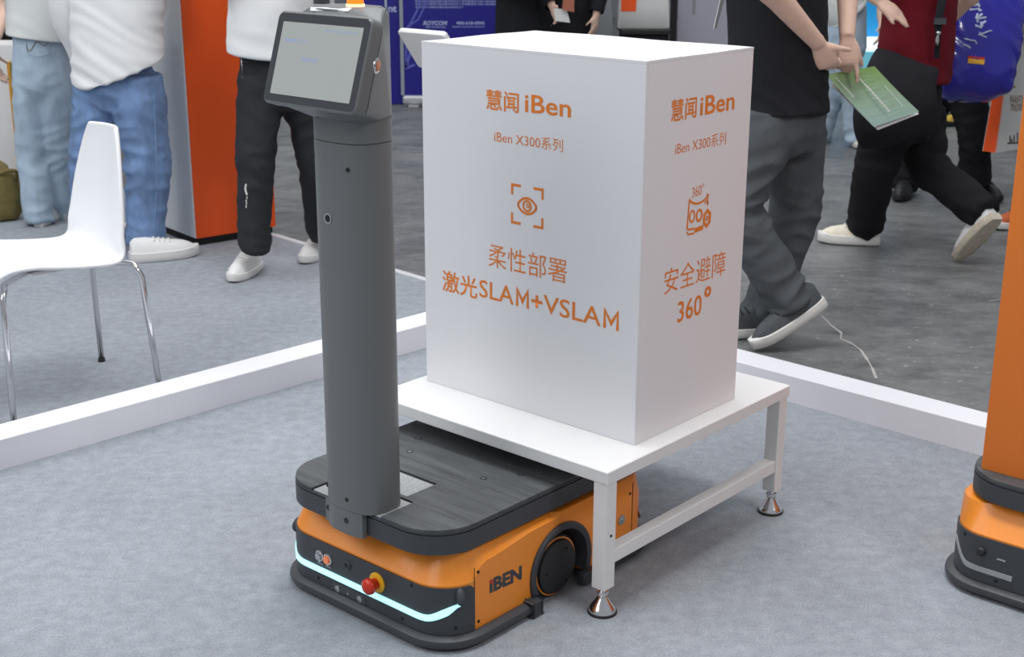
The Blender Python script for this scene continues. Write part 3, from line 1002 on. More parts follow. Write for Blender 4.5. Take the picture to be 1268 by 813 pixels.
# round key switch on the head's right cheek
bm = bmesh.new()
sw, sd = surf(hh_, 466, 81, 0, True)
lathe(bm, [(0, -.01), (.016, -.01), (.016, .002), (.013, .004), (.012, .001), (0, .001)], sw, sd, 24)
ks = obj('power_switch', bm, M['chrome'], pole, smooth=True, sharp=40)
bm = bmesh.new(); lathe(bm, [(0, 0), (.010, 0), (.009, .005), (0, .006)], sw, sd, 20)
obj('switch_button', bm, mat('copper_button', rgb(205, 130, 90), .3), ks, smooth=True, sharp=40)

# --- orange box on the second robot
ob = thing('orange_box', 'tall plain orange board box standing on the right-hand robot', 'box', uv(.728, -.511, .2707), YAW)
for nm, a, b in (('front_panel', (0, -.44, 0), (.006, 0, .98)), ('side_panel', (.006, -.006, 0), (.50, 0, .98)), ('side_panel', (.006, -.44, 0), (.50, -.434, .98)), ('back_panel', (.494, -.434, 0), (.50, -.006, .98)), ('lid_panel', (0, -.44, .9801), (.50, 0, .986))):
    bm = bmesh.new(); box(bm, a, b, .0008, 1)
    obj(nm, bm, M['orange_board'], ob)

# ================================================================== WHITE SHELL CHAIR
def chair():
    B, R_ = gp(126, 447), gp(199, 489)
    ax = (R_ - B); wd = ax.length; ax.normalize()
    fd = Vector((-ax.y, ax.x, 0))
    if fd.x > 0: fd = -fd                      # chair faces left
    O = (B + R_) / 2
    t = thing('shell_chair', 'white moulded shell chair on bent chrome legs outside the low white curb', 'chair', O)
    def W(x, y, z):                            # x along width (towards the viewer), y forward, z up
        return ax * x + fd * y + Vector((0, 0, z))
    # seat and back in one continuous shell: profile from front lip to top of back
    prof = [(.475, .415, .20), (.47, .440, .215), (.42, .456, .225), (.32, .446, .226), (.20, .438, .224), (.10, .442, .220), (.045, .472, .212), (.022, .54, .198), (.012, .64, .176), (.003, .73, .148), (-.004, .80, .120), (-.006, .838, .098)]
    P = spline([Vector(p) for p in prof], 4)
    nx = 18
    bm = bmesh.new()
    grid = []
    for i, p in enumerate(P):
        row = []
        for j in range(nx + 1):
            a = -1 + 2 * j / nx
            s = i / (len(P) - 1)
            seatness = max(0, 1 - abs(s - .25) / .3)
            dish = .028 * seatness * a * a * 1.0
            wrap = .055 * max(0, min(1, (s - .42) / .2)) * a * a * (1 - max(0, (s - .6)) * 1.2)
            row.append(bm.verts.new(W(a * p.z, p.x + wrap, p.y + dish)))
        grid.append(row)
    for i in range(len(P) - 1):
        for j in range(nx):
            bm.faces.new((grid[i][j], grid[i][j + 1], grid[i + 1][j + 1], grid[i + 1][j]))
    me = evalmesh(fixn(bm), [('SOLIDIFY', dict(thickness=.014, offset=0)), ('SUBSURF', dict(levels=1, render_levels=1))])
    obj('seat_shell', me, M['chairw'], t, smooth=True)
    h2 = wd / 2
    for sx in (-1, 1):
        for (ya, yb) in ((0.0, .13), (.47, .31)):
            top = W(sx * h2 * .80, ya + (.03 if ya < .2 else -.03), .415)
            pts = [W(sx * h2 * .25, yb, .428), W(sx * h2 * .66, (ya * .7 + yb * .3), .425), top, W(sx * h2 * .86, ya + (.018 if ya < .2 else -.018), .385), W(sx * h2, ya, .008)]
            bm = bmesh.new()
            pl = []
            for i, p in enumerate(spline(pts[:4], 5)):
                pl.append(p)
            pl.append(pts[4])
            tube(bm, pl, .0095, 12)
            lg = obj('leg', fixn(bm), M['chrome'], t, smooth=True)
            bm = bmesh.new(); cyl(bm, W(sx * h2, ya, .0), W(sx * h2, ya, .012), .012, n=14)
            obj('foot_cap', bm, M['dark'], lg)
    bm = bmesh.new()
    box(bm, (-.09, -.0, 0), (.09, .2, .012), .004)
    mt = Matrix(((ax.x, fd.x, 0, 0), (ax.y, fd.y, 0, 0), (0, 0, 1, 0), (0, 0, 0, 1)))
    bm.transform(mt @ Matrix.Translation((0, .12, .419)))
    obj('seat_bracket', fixn(bm), M['steel'], t)
chair()

# ================================================================== ORANGE / GREY CABINET
c0, c1 = gp(243, 305), gp(342, 289)
cd = (c1 - c0); cw = cd.length
cab = thing('display_cabinet', 'tall cabinet with glossy orange front and pale grey side behind the man in white', 'cabinet', c0, math.atan2(cd.y, cd.x))
bm = bmesh.new(); box(bm, (.012, .012, 0), (cw - .012, .50, .035)); obj('plinth', bm, M['hole'], cab)
bm = bmesh.new(); box(bm, (.0, .004, .036), (cw, .52, 2.2), .003); obj('cabinet_body', bm, mat('pale_grey_laminate', rgb(236, 238, 239), .5), cab)
bm = bmesh.new(); box(bm, (.004, -.004, .036), (cw - .002, .0035, 2.198), .0015); obj('front_panel', bm, M['orange_panel'], cab)

# ================================================================== PEOPLE
def noise_fold(me, amp, fx=9, fz=20, seed=0, centers=(), zfade=None, slant=0.0, lump=.5):
    off = Vector((seed * 3.7, seed * 1.3, seed * 2.1))
    me.calc_loop_triangles()
    ns = [v.normal.copy() for v in me.vertices]
    for v, n in zip(me.vertices, ns):
        p = v.co
        k = .35
        for (c, r, a) in centers:
            d = (p - c).length
            if d < r:
                k += a * (1 - d / r)
        if zfade:
            k *= min(1, max(0, (p.z - zfade[0]) / (zfade[1] - zfade[0])))
        sw = .35 * math.sin(p.x * 7 + p.y * 5 + seed)
        q = Vector((p.x * fx, p.y * fx, (p.z + sw * .12 + slant * (p.x + .5 * p.y)) * fz)) + off
        f = noise.noise(q)
        g = noise.noise(Vector((p.x * 16, p.y * 16, p.z * 7)) + off)
        v.co = p + n * amp * k * ((1 - abs(f) * 2.4) * .9 + lump * g)

def shoe(par, heel, d, L=.285, wd=.098, up=None, m='shoew', sm='solew', sole_h=.030, pitch=0.0, laces=True, bend=0, name='shoe', lace='solew', hgt=.085, toe_pt=None, heel_pt=None, sidev=None):
    """heel: ground point under the heel; d: heading; pitch lifts the heel about the toe"""
    d = Vector((d[0], d[1], 0)).normalized()
    sd = Vector((-d.y, d.x, 0))
    heel = Vector(heel)
    toe = heel + d * L
    if toe_pt is not None:                    # raised foot: axis from heel to toe in space
        toe, hp_ = Vector(toe_pt), Vector(heel_pt)
        d3 = (toe - hp_).normalized()
        sd3 = Vector(sidev); sd3 = (sd3 - d3 * sd3.dot(d3)).normalized()
        up3 = d3.cross(sd3)
        if up3.z < 0: up3, sd3 = -up3, -sd3
    def T(p):
        x, y, z = p
        q = Vector((x - L, y, z))
        if toe_pt is not None:
            return toe + d3 * q.x + sd3 * q.y + up3 * q.z - par.location
        if pitch:
            xb = -.30 * L                       # ball of the foot flexes
            if q.x < xb:
                a = pitch
                r = Vector((q.x - xb, q.y, q.z))
                q = Vector((xb + r.x * math.cos(a) + r.z * math.sin(a), r.y, -r.x * math.sin(a) + r.z * math.cos(a)))
        return toe + d * q.x + sd * q.y + Vector((0, 0, q.z)) - par.location
    def wdt(t):
        return wd / 2 * (.62 + .42 * math.sin(PI * min(1, t * .95 + .1) ** 1.15) ** .8) * (1 if t < .8 else math.sqrt(max(.02, 1 - ((t - .8) / .215) ** 2)))* (1 if t > .08 else .72 + 3.5 * t)
    bm = bmesh.new()
    rs = []
    n = 22
    ts = [0.0, .02, .06, .14, .24, .34, .46, .58, .70, .80, .88, .94, .98, 1.0]
    for t in ts:
        x = t * L
        ww = wdt(t) * .94
        h = hgt if t < .22 else hgt + (0.052 - hgt) * min(1, (t - .22) / .45) if t < .67 else .052 * (1 - ((t - .67) / .36) ** 2 * .85)
        if t < .06: h *= .80 + 3.3 * t
        ring = []
        for i in range(n):
            a = 2 * PI * i / n
            c, s_ = math.cos(a), math.sin(a)
            y = ww * math.copysign(abs(c) ** .75, c) * (1 - .25 * max(0, s_))
            z = sole_h * .7 + (h * abs(s_) ** .8 if s_ > 0 else 0)
            ring.append(T((x, y, z)))
        rs.append(ring)
    rings(bm, rs)
    s_o = obj(name, fixn(bm), M[m], par, smooth=True, sharp=60)
    bm = bmesh.new()
    rs = []
    prof = [(.90, 0), (1.0, .006), (1.04, sole_h * .6), (1.0, sole_h), (.9, sole_h + .002)]
    out = [(t, 1) for t in ts] + [(t, -1) for t in ts[::-1]]
    for k, z in prof:
        lift = 0
        rs.append([T((t * L + (.006 * k if t > .9 else (-.006 * k if t < .03 else 0)), sg * wdt(t) * k, z + (.010 * ((t - .72) / .28) ** 2 if t > .72 else 0))) for t, sg in out])
    rings(bm, rs)
    obj('sole', fixn(bm), M[sm], s_o, smooth=True, sharp=50)
    if laces:
        bm = bmesh.new()
        for i in range(4):
            t = .34 + .075 * i
            h = hgt + (0.052 - hgt) * min(1, (t - .22) / .45)
            z = sole_h * .7 + h + .002
            tube(bm, [T((t * L, -wdt(t) * .5, z - .010)), T((t * L + .004, 0, z + .001)), T((t * L, wdt(t) * .5, z - .010))], .0032, 6, 3)
        lc = obj('laces', fixn(bm), M[lace], s_o)
        lc['kind'] = 'stuff'
    return s_o

def hand(bm, wr, d, pn, curl=(.5,) * 5, side=1, sc=1.0, spread=.12, thumb=(.55, .35)):
    """d: wrist to knuckles, pn: palm normal, side: which side (+1/-1 of d x pn) carries the thumb"""
    d = Vector(d).normalized(); pn = Vector(pn); pn = (pn - d * pn.dot(d)).normalized()
    sdv = d.cross(pn) * side
    wr = Vector(wr)
    loft(bm, [wr - d * .02, wr + d * .008, wr + d * .04, wr + d * .075, wr + d * .095], [(.026 * sc, .019 * sc), (.028 * sc, .018 * sc), (.037 * sc, .017 * sc), (.041 * sc, .0145 * sc), (.034 * sc, .010 * sc)], side=sdv, n=16, k=4, ex=2.4)
    lens = [(.043, .026, .021), (.047, .030, .022), (.044, .028, .021), (.034, .021, .018)]
    for i in range(4):
        off = (.029 - .0195 * i) * sc
        base = wr + d * (.088 - .004 * abs(i - 1.2)) * sc + sdv * off
        a = -(i - 1.3) * spread
        dr_ = (d * math.cos(a) + sdv * math.sin(a))
        p = base - dr_ * .02
        pts = [p, base]
        ang = 0
        for k, ln in enumerate(lens[i]):
            ang += curl[i + 1] * (.75 if k == 0 else 1.0)
            v = dr_ * math.cos(ang) + pn * math.sin(ang)
            pts.append(pts[-1] + v * ln * sc)
        r = (.0095, .0096, .0090, .0082, .0064) if i < 3 else (.0085, .0085, .0079, .0072, .0058)
        loft(bm, pts, [(x * sc, x * sc) for x in r], side=sdv, n=10, k=3)
    b = wr + d * .022 * sc + sdv * .022 * sc
    t1 = (d * math.cos(thumb[0] + .2) + sdv * math.sin(thumb[0] + .2) + pn * .15).normalized()
    t2 = (t1 * math.cos(thumb[1]) + d * .5 * math.sin(thumb[1]) + pn * math.sin(thumb[1])).normalized()
    t3 = (t2 + pn * .25 * curl[0] + d * .2).normalized()
    loft(bm, [b - t1 * .012, b + t1 * .020 * sc, b + t1 * .046 * sc, b + t1 * .046 * sc + t2 * .031 * sc, b + t1 * .046 * sc + t2 * .031 * sc + t3 * .024 * sc], [(.013 * sc,) * 2, (.0145 * sc,) * 2, (.0108 * sc,) * 2, (.0098 * sc,) * 2, (.0068 * sc,) * 2], side=pn, n=10, k=3)

def person(label, base, face, H=1.72, J=None, legs=None, vox=.010, trousers='bpant', shirt='tee', hem=.85, sleeve='short', skin='skin',
           thigh=.088, knee=.072, cuff=.075, hipw=.165, hipd=.125, chestw=.20, chestd=.125, hemw=None, hemd=None, shoes=(), hands=None, hemfn=None,
           fold=.010, sfold=.006, hair='hair', seed=1, group=None, long_hair=False, sleeve_r=.075, flare=0.0, head_turn=0):
    base = Vector(base)
    t = thing('person', label, 'person', base, 0, group)
    f = Vector((face[0], face[1], 0)).normalized()
    r = Vector((f.y, -f.x, 0))                       # the person's right
    D = {}
    D['pelvis'] = base + Vector((0, 0, .53 * H))
    D['chest'] = base + Vector((0, 0, .72 * H)) + f * .01
    D['neck'] = base + Vector((0, 0, .845 * H))
    for s, k in ((1, 'R'), (-1, 'L')):
        D['hip' + k] = base + r * s * .092 + Vector((0, 0, .51 * H))
        D['knee' + k] = base + r * s * .098 + f * .02 + Vector((0, 0, .285 * H))
        D['ank' + k] = base + r * s * .10 - f * .02 + Vector((0, 0, .055 * H))
        D['sh' + k] = base + r * s * .185 + Vector((0, 0, .815 * H))
        D['el' + k] = base + r * s * .245 - f * .02 + Vector((0, 0, .625 * H))
        D['wr' + k] = base + r * s * .255 + f * .06 + Vector((0, 0, .485 * H))
    D['head'] = base + Vector((0, 0, .93 * H)) + f * .015
    if J:
        D.update({k: Vector(v) for k, v in J.items()})
    L = {k: v - base for k, v in D.items()}
    # ---------- body: one continuous skin
    bm = bmesh.new()
    bk_ = min(1, hipw * .80 / .15)
    pe, ch, ne, he = L['pelvis'], L['chest'], L['neck'], L['head']
    loft(bm, [pe - Vector((0, 0, .06)), pe + Vector((0, 0, .03)), pe.lerp(ch, .55), ch, ne - Vector((0, 0, .07)), ne], [(.12 * bk_, .085 * bk_), (.15 * bk_, .10 * bk_), (.13 * bk_, .092 * bk_), (.155 * bk_, .105 * bk_), (.12, .075), (.055, .055)], side=r, n=20)
    up = (he - ne).normalized()
    hf = (f * math.cos(head_turn) + r * math.sin(head_turn))
    loft(bm, [ne - up * .05, ne + up * .03, he - up * .07 + hf * .0], [(.056, .058), (.052, .056), (.05, .056)], side=r, n=16)
    hr_ = Vector((hf.y, -hf.x, 0))
    hp = [(-.115, .030, .030, .045), (-.095, .048, .058, .030), (-.055, .064, .080, .012), (.0, .073, .092, .004), (.045, .074, .096, -.002), (.085, .060, .080, -.006), (.112, .030, .042, -.008)]
    loft(bm, [he + up * z + hf * o for z, a, b, o in hp], [(a, b) for z, a, b, o in hp], side=hr_, n=22, k=4)
    loft(bm, [he + up * .012 + hf * .088, he - up * .015 + hf * .104, he - up * .032 + hf * .108, he - up * .040 + hf * .088], [(.006, .006), (.010, .010), (.015, .012), (.008, .008)], side=hr_, n=10, k=3)
    for z, a in ((-.058, .020), (-.068, .019)):
        loft(bm, [he + up * z + hf * .078 - hr_ * a, he + up * z + hf * .090, he + up * z + hf * .078 + hr_ * a], [.005, .008, .005], side=up, n=8, k=3)
    for s in (-1, 1):
        e = he + hr_ * s * .074 - hf * .004
        loft(bm, [e - up * .032, e - up * .01, e + up * .018, e + up * .03], [(.008, .010), (.011, .016), (.012, .018), (.006, .010)], side=hr_, n=10, k=3)
        k = 'R' if s > 0 else 'L'
        sh, el, wr = L['sh' + k], L['el' + k], L['wr' + k]
        loft(bm, [ch.lerp(sh, .6), sh, sh.lerp(el, .5), el, el.lerp(wr, .3), wr], [.055, .054, .046, .039, .040, .027], side=(f + Vector((0, 0, .3))), n=16)
        hk = (hands or {}).get(k, {})
        hand(bm, wr, hk.get('d', (wr - el).normalized()), hk.get('pn', -r * s), hk.get('curl', (.3, .35, .4, .42, .45)), hk.get('side', 1 if (wr - el).normalized().cross(-r * s).dot(f) > 0 else -1), hk.get('sc', 1.0), hk.get('spread', .08), hk.get('thumb', (.5, .3)))
        hi, kn, an = L['hip' + k], L['knee' + k], L['ank' + k]
        loft(bm, [hi + Vector((0, 0, .05)), hi.lerp(kn, .35), kn, kn.lerp(an, .35), an, an - Vector((0, 0, .03))], [.075, .068, .050, .048, .034, .034], side=r, n=14)
    obj('body', union(bm, vox, 2), M[skin], t, smooth=True)
    for s in (-1, 1):
        bm = bmesh.new()
        bmesh.ops.create_uvsphere(bm, u_segments=12, v_segments=8, radius=.0125, matrix=Matrix.Translation(he + up * .012 + hf * .083 + hr_ * s * .032))
        ey = obj('eye', bm, M['eye'], t, smooth=True)
        bm = bmesh.new()
        bmesh.ops.create_uvsphere(bm, u_segments=10, v_segments=6, radius=.006, matrix=Matrix.Translation(he + up * .012 + hf * .092 + hr_ * s * .032))
        obj('iris', bm, M['hair'], ey, smooth=True)
    bm = bmesh.new()
    hp2 = [(-.06, .060, .03, -.062), (-.03, .076, .060, -.042), (.03, .081, .088, -.022), (.07, .076, .094, -.010), (.105, .055, .072, -.010), (.126, .02, .03, -.012)]
    if long_hair:
        hp2 = [(-.36, .09, .03, -.10), (-.22, .10, .04, -.095), (-.12, .09, .05, -.07)] + hp2[1:]
    loft(bm, [he + up * z + hf * o for z, a, b, o in hp2], [(a, b) for z, a, b, o in hp2], side=hr_, n=20, k=4)
    obj('hair', fixn(bm), M[hair], t, smooth=True)
    # ---------- trousers
    bm = bmesh.new()
    hm = (L['hipL'] + L['hipR']) / 2
    loft(bm, [Vector((hm.x * .5 + pe.x * .5, hm.y * .5 + pe.y * .5, max(hm.z + .17, hem - base.z + .05))), hm + Vector((0, 0, .09)), hm, hm - Vector((0, 0, .075))], [(hipw * .88, hipd * .86), (hipw * .97, hipd * .98), (hipw, hipd), (hipw * .74, hipd * .74)], side=r, n=26)
    cents = [(hm - Vector((0, 0, .04)), .22, .8)]
    for s in (-1, 1):
        k = 'R' if s > 0 else 'L'
        hi, kn, an = L['hip' + k], L['knee' + k], L['ank' + k]
        ax = (an - kn).normalized()
        end = an + ax * (.03)
        pth = [hi + Vector((0, 0, .07)), hi - Vector((0, 0, .04)), hi.lerp(kn, .5), kn, kn.lerp(end, .45), kn.lerp(end, .85), end]
        th_, kn_, cu_ = [(x if hasattr(x, '__len__') else (x, x))[0 if s < 0 else -1] for x in (thigh, knee, cuff)]
        loft(bm, pth, [(th_ * .9, th_), (th_ * 1.02, th_ * 1.1), (th_ * .5 + kn_ * .5, th_ * .55 + kn_ * .5), (kn_, kn_ * 1.02), (kn_ * .45 + cu_ * .55, kn_ * .48 + cu_ * .55), (cu_, cu_), (cu_ * .98, cu_ * .98)], side=r, n=22)
        cents += [(kn - f * .03, .17, .9), (end, .16, 1.1)]
    me = union(bm, max(.008, vox), 5)
    noise_fold(me, fold * 1.25, 8, 15, seed, cents)
    tr = obj('trousers', me, M[trousers], t, smooth=True)
    # ---------- shirt
    hw = hemw or hipw * 1.05
    hd_ = hemd or hipd * 1.05
    bm = bmesh.new()
    tt = hem - base.z
    bot = Vector((hm.x, hm.y, 0)).lerp(Vector((pe.x, pe.y, 0)), .5) + Vector((0, 0, tt))
    wz = pe.z + .12
    pth = [bot] + ([pe + Vector((0, 0, .02))] if tt < pe.z - .08 else []) + [pe.lerp(ch, .5), ch, ch.lerp(ne, .55), ne - Vector((0, 0, .035)), ne + Vector((0, 0, .0))]
    rad = [(hw, hd_)] + ([(hw * .98, hd_ * .98)] if tt < pe.z - .08 else []) + [(hw * .35 + chestw * .62, hd_ * .5 + chestd * .47), (chestw, chestd), (chestw * .92, chestd * .82), (.105, .082), (.068, .066)]
    loft(bm, pth, rad, side=r, n=48, k=7)
    if hemfn:
        zc_ = bot.z
        for v in bm.verts:
            if v.co.z < zc_ + .35:
                q_ = v.co - Vector((bot.x, bot.y, 0))
                ang = math.atan2(q_.dot(f), q_.dot(r))
                k_ = max(0, 1 - (v.co.z - zc_) / .35)
                v.co.z += hemfn(ang) * k_
    bt = [fc for fc in bm.faces if len(fc.verts) > 8]
    bmesh.ops.delete(bm, geom=bt, context='FACES_ONLY')
    for s in (-1, 1):
        k = 'R' if s > 0 else 'L'
        sh, el, wr = L['sh' + k], L['el' + k], L['wr' + k]
        if sleeve == 'short':
            pts = [ch.lerp(sh, .55) + Vector((0, 0, .02)), sh, sh.lerp(el, .45), sh.lerp(el, .82)]
            rr = [sleeve_r, sleeve_r, sleeve_r * .97, sleeve_r * .95]
        else:
            pts = [ch.lerp(sh, .55) + Vector((0, 0, .02)), sh, el, wr.lerp(el, .05)]
            rr = [sleeve_r, sleeve_r, sleeve_r * .85, sleeve_r * .62]
        loft(bm, pts, rr, side=f + Vector((0, 0, .2)), n=20, k=5, cap=False)
    fixn(bm)
    me = evalmesh(bm, [('SOLIDIFY', dict(thickness=.005, offset=-1)), ('SUBSURF', dict(levels=1, render_levels=1))])
    noise_fold(me, sfold, 2.6, 15, seed + 3, [(bot, .3, .5), (L['shR'], .2, .6), (L['shL'], .2, .6)], slant=.55, lump=.12)
    st = obj('shirt', me, M[shirt], t, smooth=True)
    for a in shoes:
        shoe(t, **a)
    return t, D, f, r, tr, st

# --- woman in pale jeans, back to the camera
b = Vector((-2.25, 6.50, 0))
t1, D1, f1, r1, tr1, st1 = person('person in pale blue jeans and short off-white top, back turned, at far left', b, (.12, 1), 1.70,
    J=dict(hipL=at(41, 105, 6.56), hipR=at(67, 105, 6.56), kneeL=at(41, 190, 6.56), kneeR=at(73, 190, 6.6), ankL=at(48, 268, 6.50), ankR=at(76, 262, 6.66), pelvis=at(53, 52, 6.56), chest=at(49, -60, 6.56)),
    trousers='ljean', shirt='crop', hem=.895, thigh=.094, knee=.078, cuff=.072, hipw=.138, hipd=.125, chestw=.185, hemw=.160, hemd=.135, fold=.0075, seed=2, long_hair=True,
    shoes=[dict(heel=Vector((at(48, 268, 6.46).x, 6.45, 0)), d=(.05, 1), m='shoew', wd=.085), dict(heel=Vector((at(76, 262, 6.62).x, 6.61, 0)), d=(.15, 1), m='shoew', wd=.085)])
pm = mat('jean_stitch', rgb(140, 128, 112), .8)
bm = bmesh.new()
bpy.context.view_layer.update()
pts = [surf(tr1, x, y) for x, y in ((33, 55), (35, 63), (39, 61), (43, 54), (46, 52), (50, 54), (54, 57), (58, 55), (61, 50))]
pts = [p for p in pts if p]
if len(pts) > 2:
    tube(bm, pts, .0022, 6, 2)
    obj('pocket_stitching', fixn(bm), pm, tr1)
bm = bmesh.new()
for seq in ([(32, 50), (33, 60), (36, 67), (48, 70), (60, 66), (62, 50)],):
    pts = [p for p in (surf(tr1, x, y) for x, y in seq) if p]
    if len(pts) > 2:
        tube(bm, pts, .0014, 6, 2)
obj('pocket_edge', fixn(bm), M['ljean'], tr1)

# --- person in the long white shirt and blue jeans
b = Vector((-1.70, 5.93, 0))
def hem2(a):           # shirt tail: low at the back, raised over the sides
    return .17 * (1 - math.cos(a + 2.0)) / 2
t2, D2, f2, r2, tr2, st2 = person('person in blue jeans and long loose white shirt, beside the grey cabinet side', b, (.45, .9), 1.74,
    J=dict(hipL=at(122, 112, 5.98), hipR=at(172, 112, 5.92), kneeL=at(116, 205, 6.0), kneeR=at(182, 205, 5.92), ankL=at(112, 282, 6.02), ankR=at(181, 293, 5.92), pelvis=at(146, 55, 5.95), chest=at(146, -70, 5.95),
           elR=at(232, -30, 5.9), wrR=at(236, -110, 5.8)),
    trousers='bjean', shirt='wshirt', hem=.742, thigh=.108, knee=.098, cuff=.083, hipw=.162, hipd=.135, chestw=.235, chestd=.16, hemw=.222, hemd=.165, hemfn=hem2, sfold=.018, fold=.013, sleeve='long', sleeve_r=.095, seed=5,
    shoes=[dict(heel=gp(163, 324), d=(.86, .42), L=.29, wd=.115, sole_h=.042, hgt=.075), dict(heel=gp(108, 305), d=(.3, .9), L=.29, wd=.11, sole_h=.04)])
pts = [p for p in (surf(tr2, x, y) for x, y in ((190, 118), (191, 140), (192, 165), (193, 190), (194, 215), (193, 240), (192, 262), (190, 284))) if p]
bm = bmesh.new()
if len(pts) > 2:
    tube(bm, pts, .002, 6, 2)
    obj('side_seam', fixn(bm), mat('pale_seam', rgb(130, 158, 196), .8), tr2)

# --- man in white tee and black track trousers behind the robot's screen
b = Vector((-.95, 5.60, 0))
t3, D3, f3, r3, tr3, st3 = person('person in white tee and black track trousers with white trainers, standing behind the robot screen', b, (-.1, -1), 1.78,
    J=dict(hipR=at(322, 110, 5.58), hipL=at(376, 110, 5.66), kneeR=at(316, 205, 5.52), kneeL=at(391, 200, 5.68), ankR=at(315, 303, 5.50), ankL=at(397, 285, 5.82), pelvis=at(348, 60, 5.6), chest=at(348, -60, 5.6),
           elR=b + Vector((-.25, -.10, 1.20)), elL=b + Vector((.25, -.10, 1.20)), wrR=b + Vector((-.10, -.30, 1.30)), wrL=b + Vector((.10, -.30, 1.30))),
    trousers='track', shirt='tee', hem=.915, thigh=.094, knee=.076, cuff=(.062, .066), hipw=.175, hipd=.125, chestw=.22, hemw=.222, hemd=.16, fold=.008, sfold=.010, seed=8,
    shoes=[dict(heel=gp(317, 330), d=(-.18, -1), L=.28, wd=.105, sole_h=.03), dict(heel=gp(403, 309), d=(-.22, -1), L=.28, wd=.105, sole_h=.03)])
# printed white mark on the shin, zip pull at the pocket
bm = bmesh.new()
for seq, wv in (([(305, 228), (304, 233), (305, 238), (306, 241)], .004), ([(306, 243), (306, 246)], .0022), ([(305, 247), (305, 250)], .0026), ([(306, 251), (305, 253)], .0022), ([(305, 254), (305, 257)], .0026)):
    pts = [p for p in (surf(tr3, x, y, .001) for x, y in seq) if p]
    if len(pts) > 1:
        tube(bm, pts, wv, 6, 2)
mk = obj('printed_mark', fixn(bm), M['solew'], tr3)
mk['kind'] = 'stuff'
bm = bmesh.new()
pts = [p for p in (surf(tr3, x, y, .001) for x, y in ((299, 72), (300, 80), (301, 88), (300, 96))) if p]
if len(pts) > 1:
    tube(bm, pts, .0022, 6, 2)
    obj('pocket_zip', fixn(bm), M['steel'], tr3)

# --- man in black tee and grey trousers walking left, hands behind his back
YB = 4.72
b = Vector((.93, YB, 0))
wrB, elB = at(1049, 46, 4.68), at(1050, -60, 4.82)
wrA, elA = at(1013, 54, 4.54), at(944, -24, 4.40)
t4, D4, f4, r4, tr4, st4 = person('person in black tee and grey trousers walking left with hands clasped behind the back', b, (-1, -.12), 1.74,
    J=dict(hipL=at(940, 160, 4.62), hipR=at(985, 160, 4.80), kneeL=at(913, 262, 4.60), kneeR=at(984, 262, 4.80), ankL=at(976, 368, 4.60), ankR=at(944, 388, 4.78), pelvis=at(962, 105, 4.72), chest=at(962, -70, 4.72), neck=at(950, -215, 4.72), head=at(938, -300, 4.72),
           shL=at(942, -155, 4.52), shR=at(975, -155, 4.92), elL=elA, wrL=wrA, elR=elB, wrR=wrB),
    vox=.0062, trousers='gpant', shirt='btee', hem=.815, thigh=(.100, .100), knee=.084, cuff=(.078, .074), hipw=.155, hipd=.155, chestw=.215, chestd=.165, hemw=.190, hemd=.172, fold=.014, sfold=.012, seed=11,
    hands=dict(L=dict(d=(.50, .30, -.80), pn=(.25, .95, .1), curl=(.5, .75, .85, .9, .95), side=1, sc=.97, spread=.03, thumb=(.62, .35)),
               R=dict(d=(.10, -.05, -1), pn=(.05, 1, -.05), curl=(.4, .10, .95, 1.0, 1.0), side=1, sc=.95, spread=.03, thumb=(.2, .3))),
    shoes=[dict(heel=(0, 0, 0), d=(-1, 0), toe_pt=gp(936, 433), heel_pt=gp(936, 433) + Vector((.235, .05, .150)), sidev=(.2, -1, 0), L=.29, wd=.105, m='shoeg', sm='solew', sole_h=.036, lace='shoek'),
           dict(heel=gp(955, 413), d=(-1, -.12), L=.29, wd=.105, m='shoeg', sm='solew', sole_h=.034, lace='shoek')])
# green brochure, folded sheet held behind the back
br = [at(1023, 92, 4.70), at(1083, 82, 4.74), at(1138, 138, 4.76), at(1082, 157, 4.69)]
o0 = br[0].copy()
bro = thing('brochure', 'folded green brochure held behind the back of the person in black tee', 'brochure', o0)
def sheet(name, q, m, th, par):
    a, b_, c, d = [p - o0 for p in q]
    n = (b_ - a).cross(d - a).normalized()
    bm = bmesh.new()
    rs = []
    for i in range(7):
        t = i / 6
        l, r_ = a.lerp(d, t), b_.lerp(c, t)
        bow = n * .006 * math.sin(PI * t)
        rs.append([l + bow, r_ + bow, r_ + bow + n * th, l + bow + n * th])
    rings(bm, rs)
    return obj(name, fixn(bm), m, par), n
def brochure_mat():
    m = mat('brochure_green', rgb(142, 176, 140), .4)
    n, l = m.node_tree.nodes, m.node_tree.links
    tc = n.new('ShaderNodeTexCoord')
    sx = n.new('ShaderNodeSeparateXYZ'); l.new(tc.outputs['Generated'], sx.inputs[0])
    r = n.new('ShaderNodeValToRGB')
    r.color_ramp.elements[0].position = .0; r.color_ramp.elements[0].color = rgb(140, 166, 160)
    r.color_ramp.elements[1].position = 1; r.color_ramp.elements[1].color = rgb(142, 178, 100)
    e = r.color_ramp.elements.new(.55); e.color = rgb(150, 176, 148)
    l.new(sx.outputs[2], r.inputs[0]); l.new(r.outputs[0], n['Principled BSDF'].inputs['Base Color'])
    return m
cov, nb = sheet('cover', br, brochure_mat(), .0008, bro)
bk = [at(1028, 104, 4.735), at(1083, 84, 4.755), at(1138, 141, 4.775), at(1087, 161, 4.72)]
sheet('inner_pages', bk, M['board'], .0008, bro)
a_, b_, d_ = br[0] - o0, br[1] - o0, br[3] - o0
eX, eY = (d_ - a_), (b_ - a_)
nn = eX.cross(eY).normalized()
if nn.y > 0: nn = -nn
def bl(u, v):
    return a_ + eX * u + eY * v + nn * (.0018 + .006 * math.sin(PI * u)) 
bm = bmesh.new()
rnd = random.Random(2)
u = .10
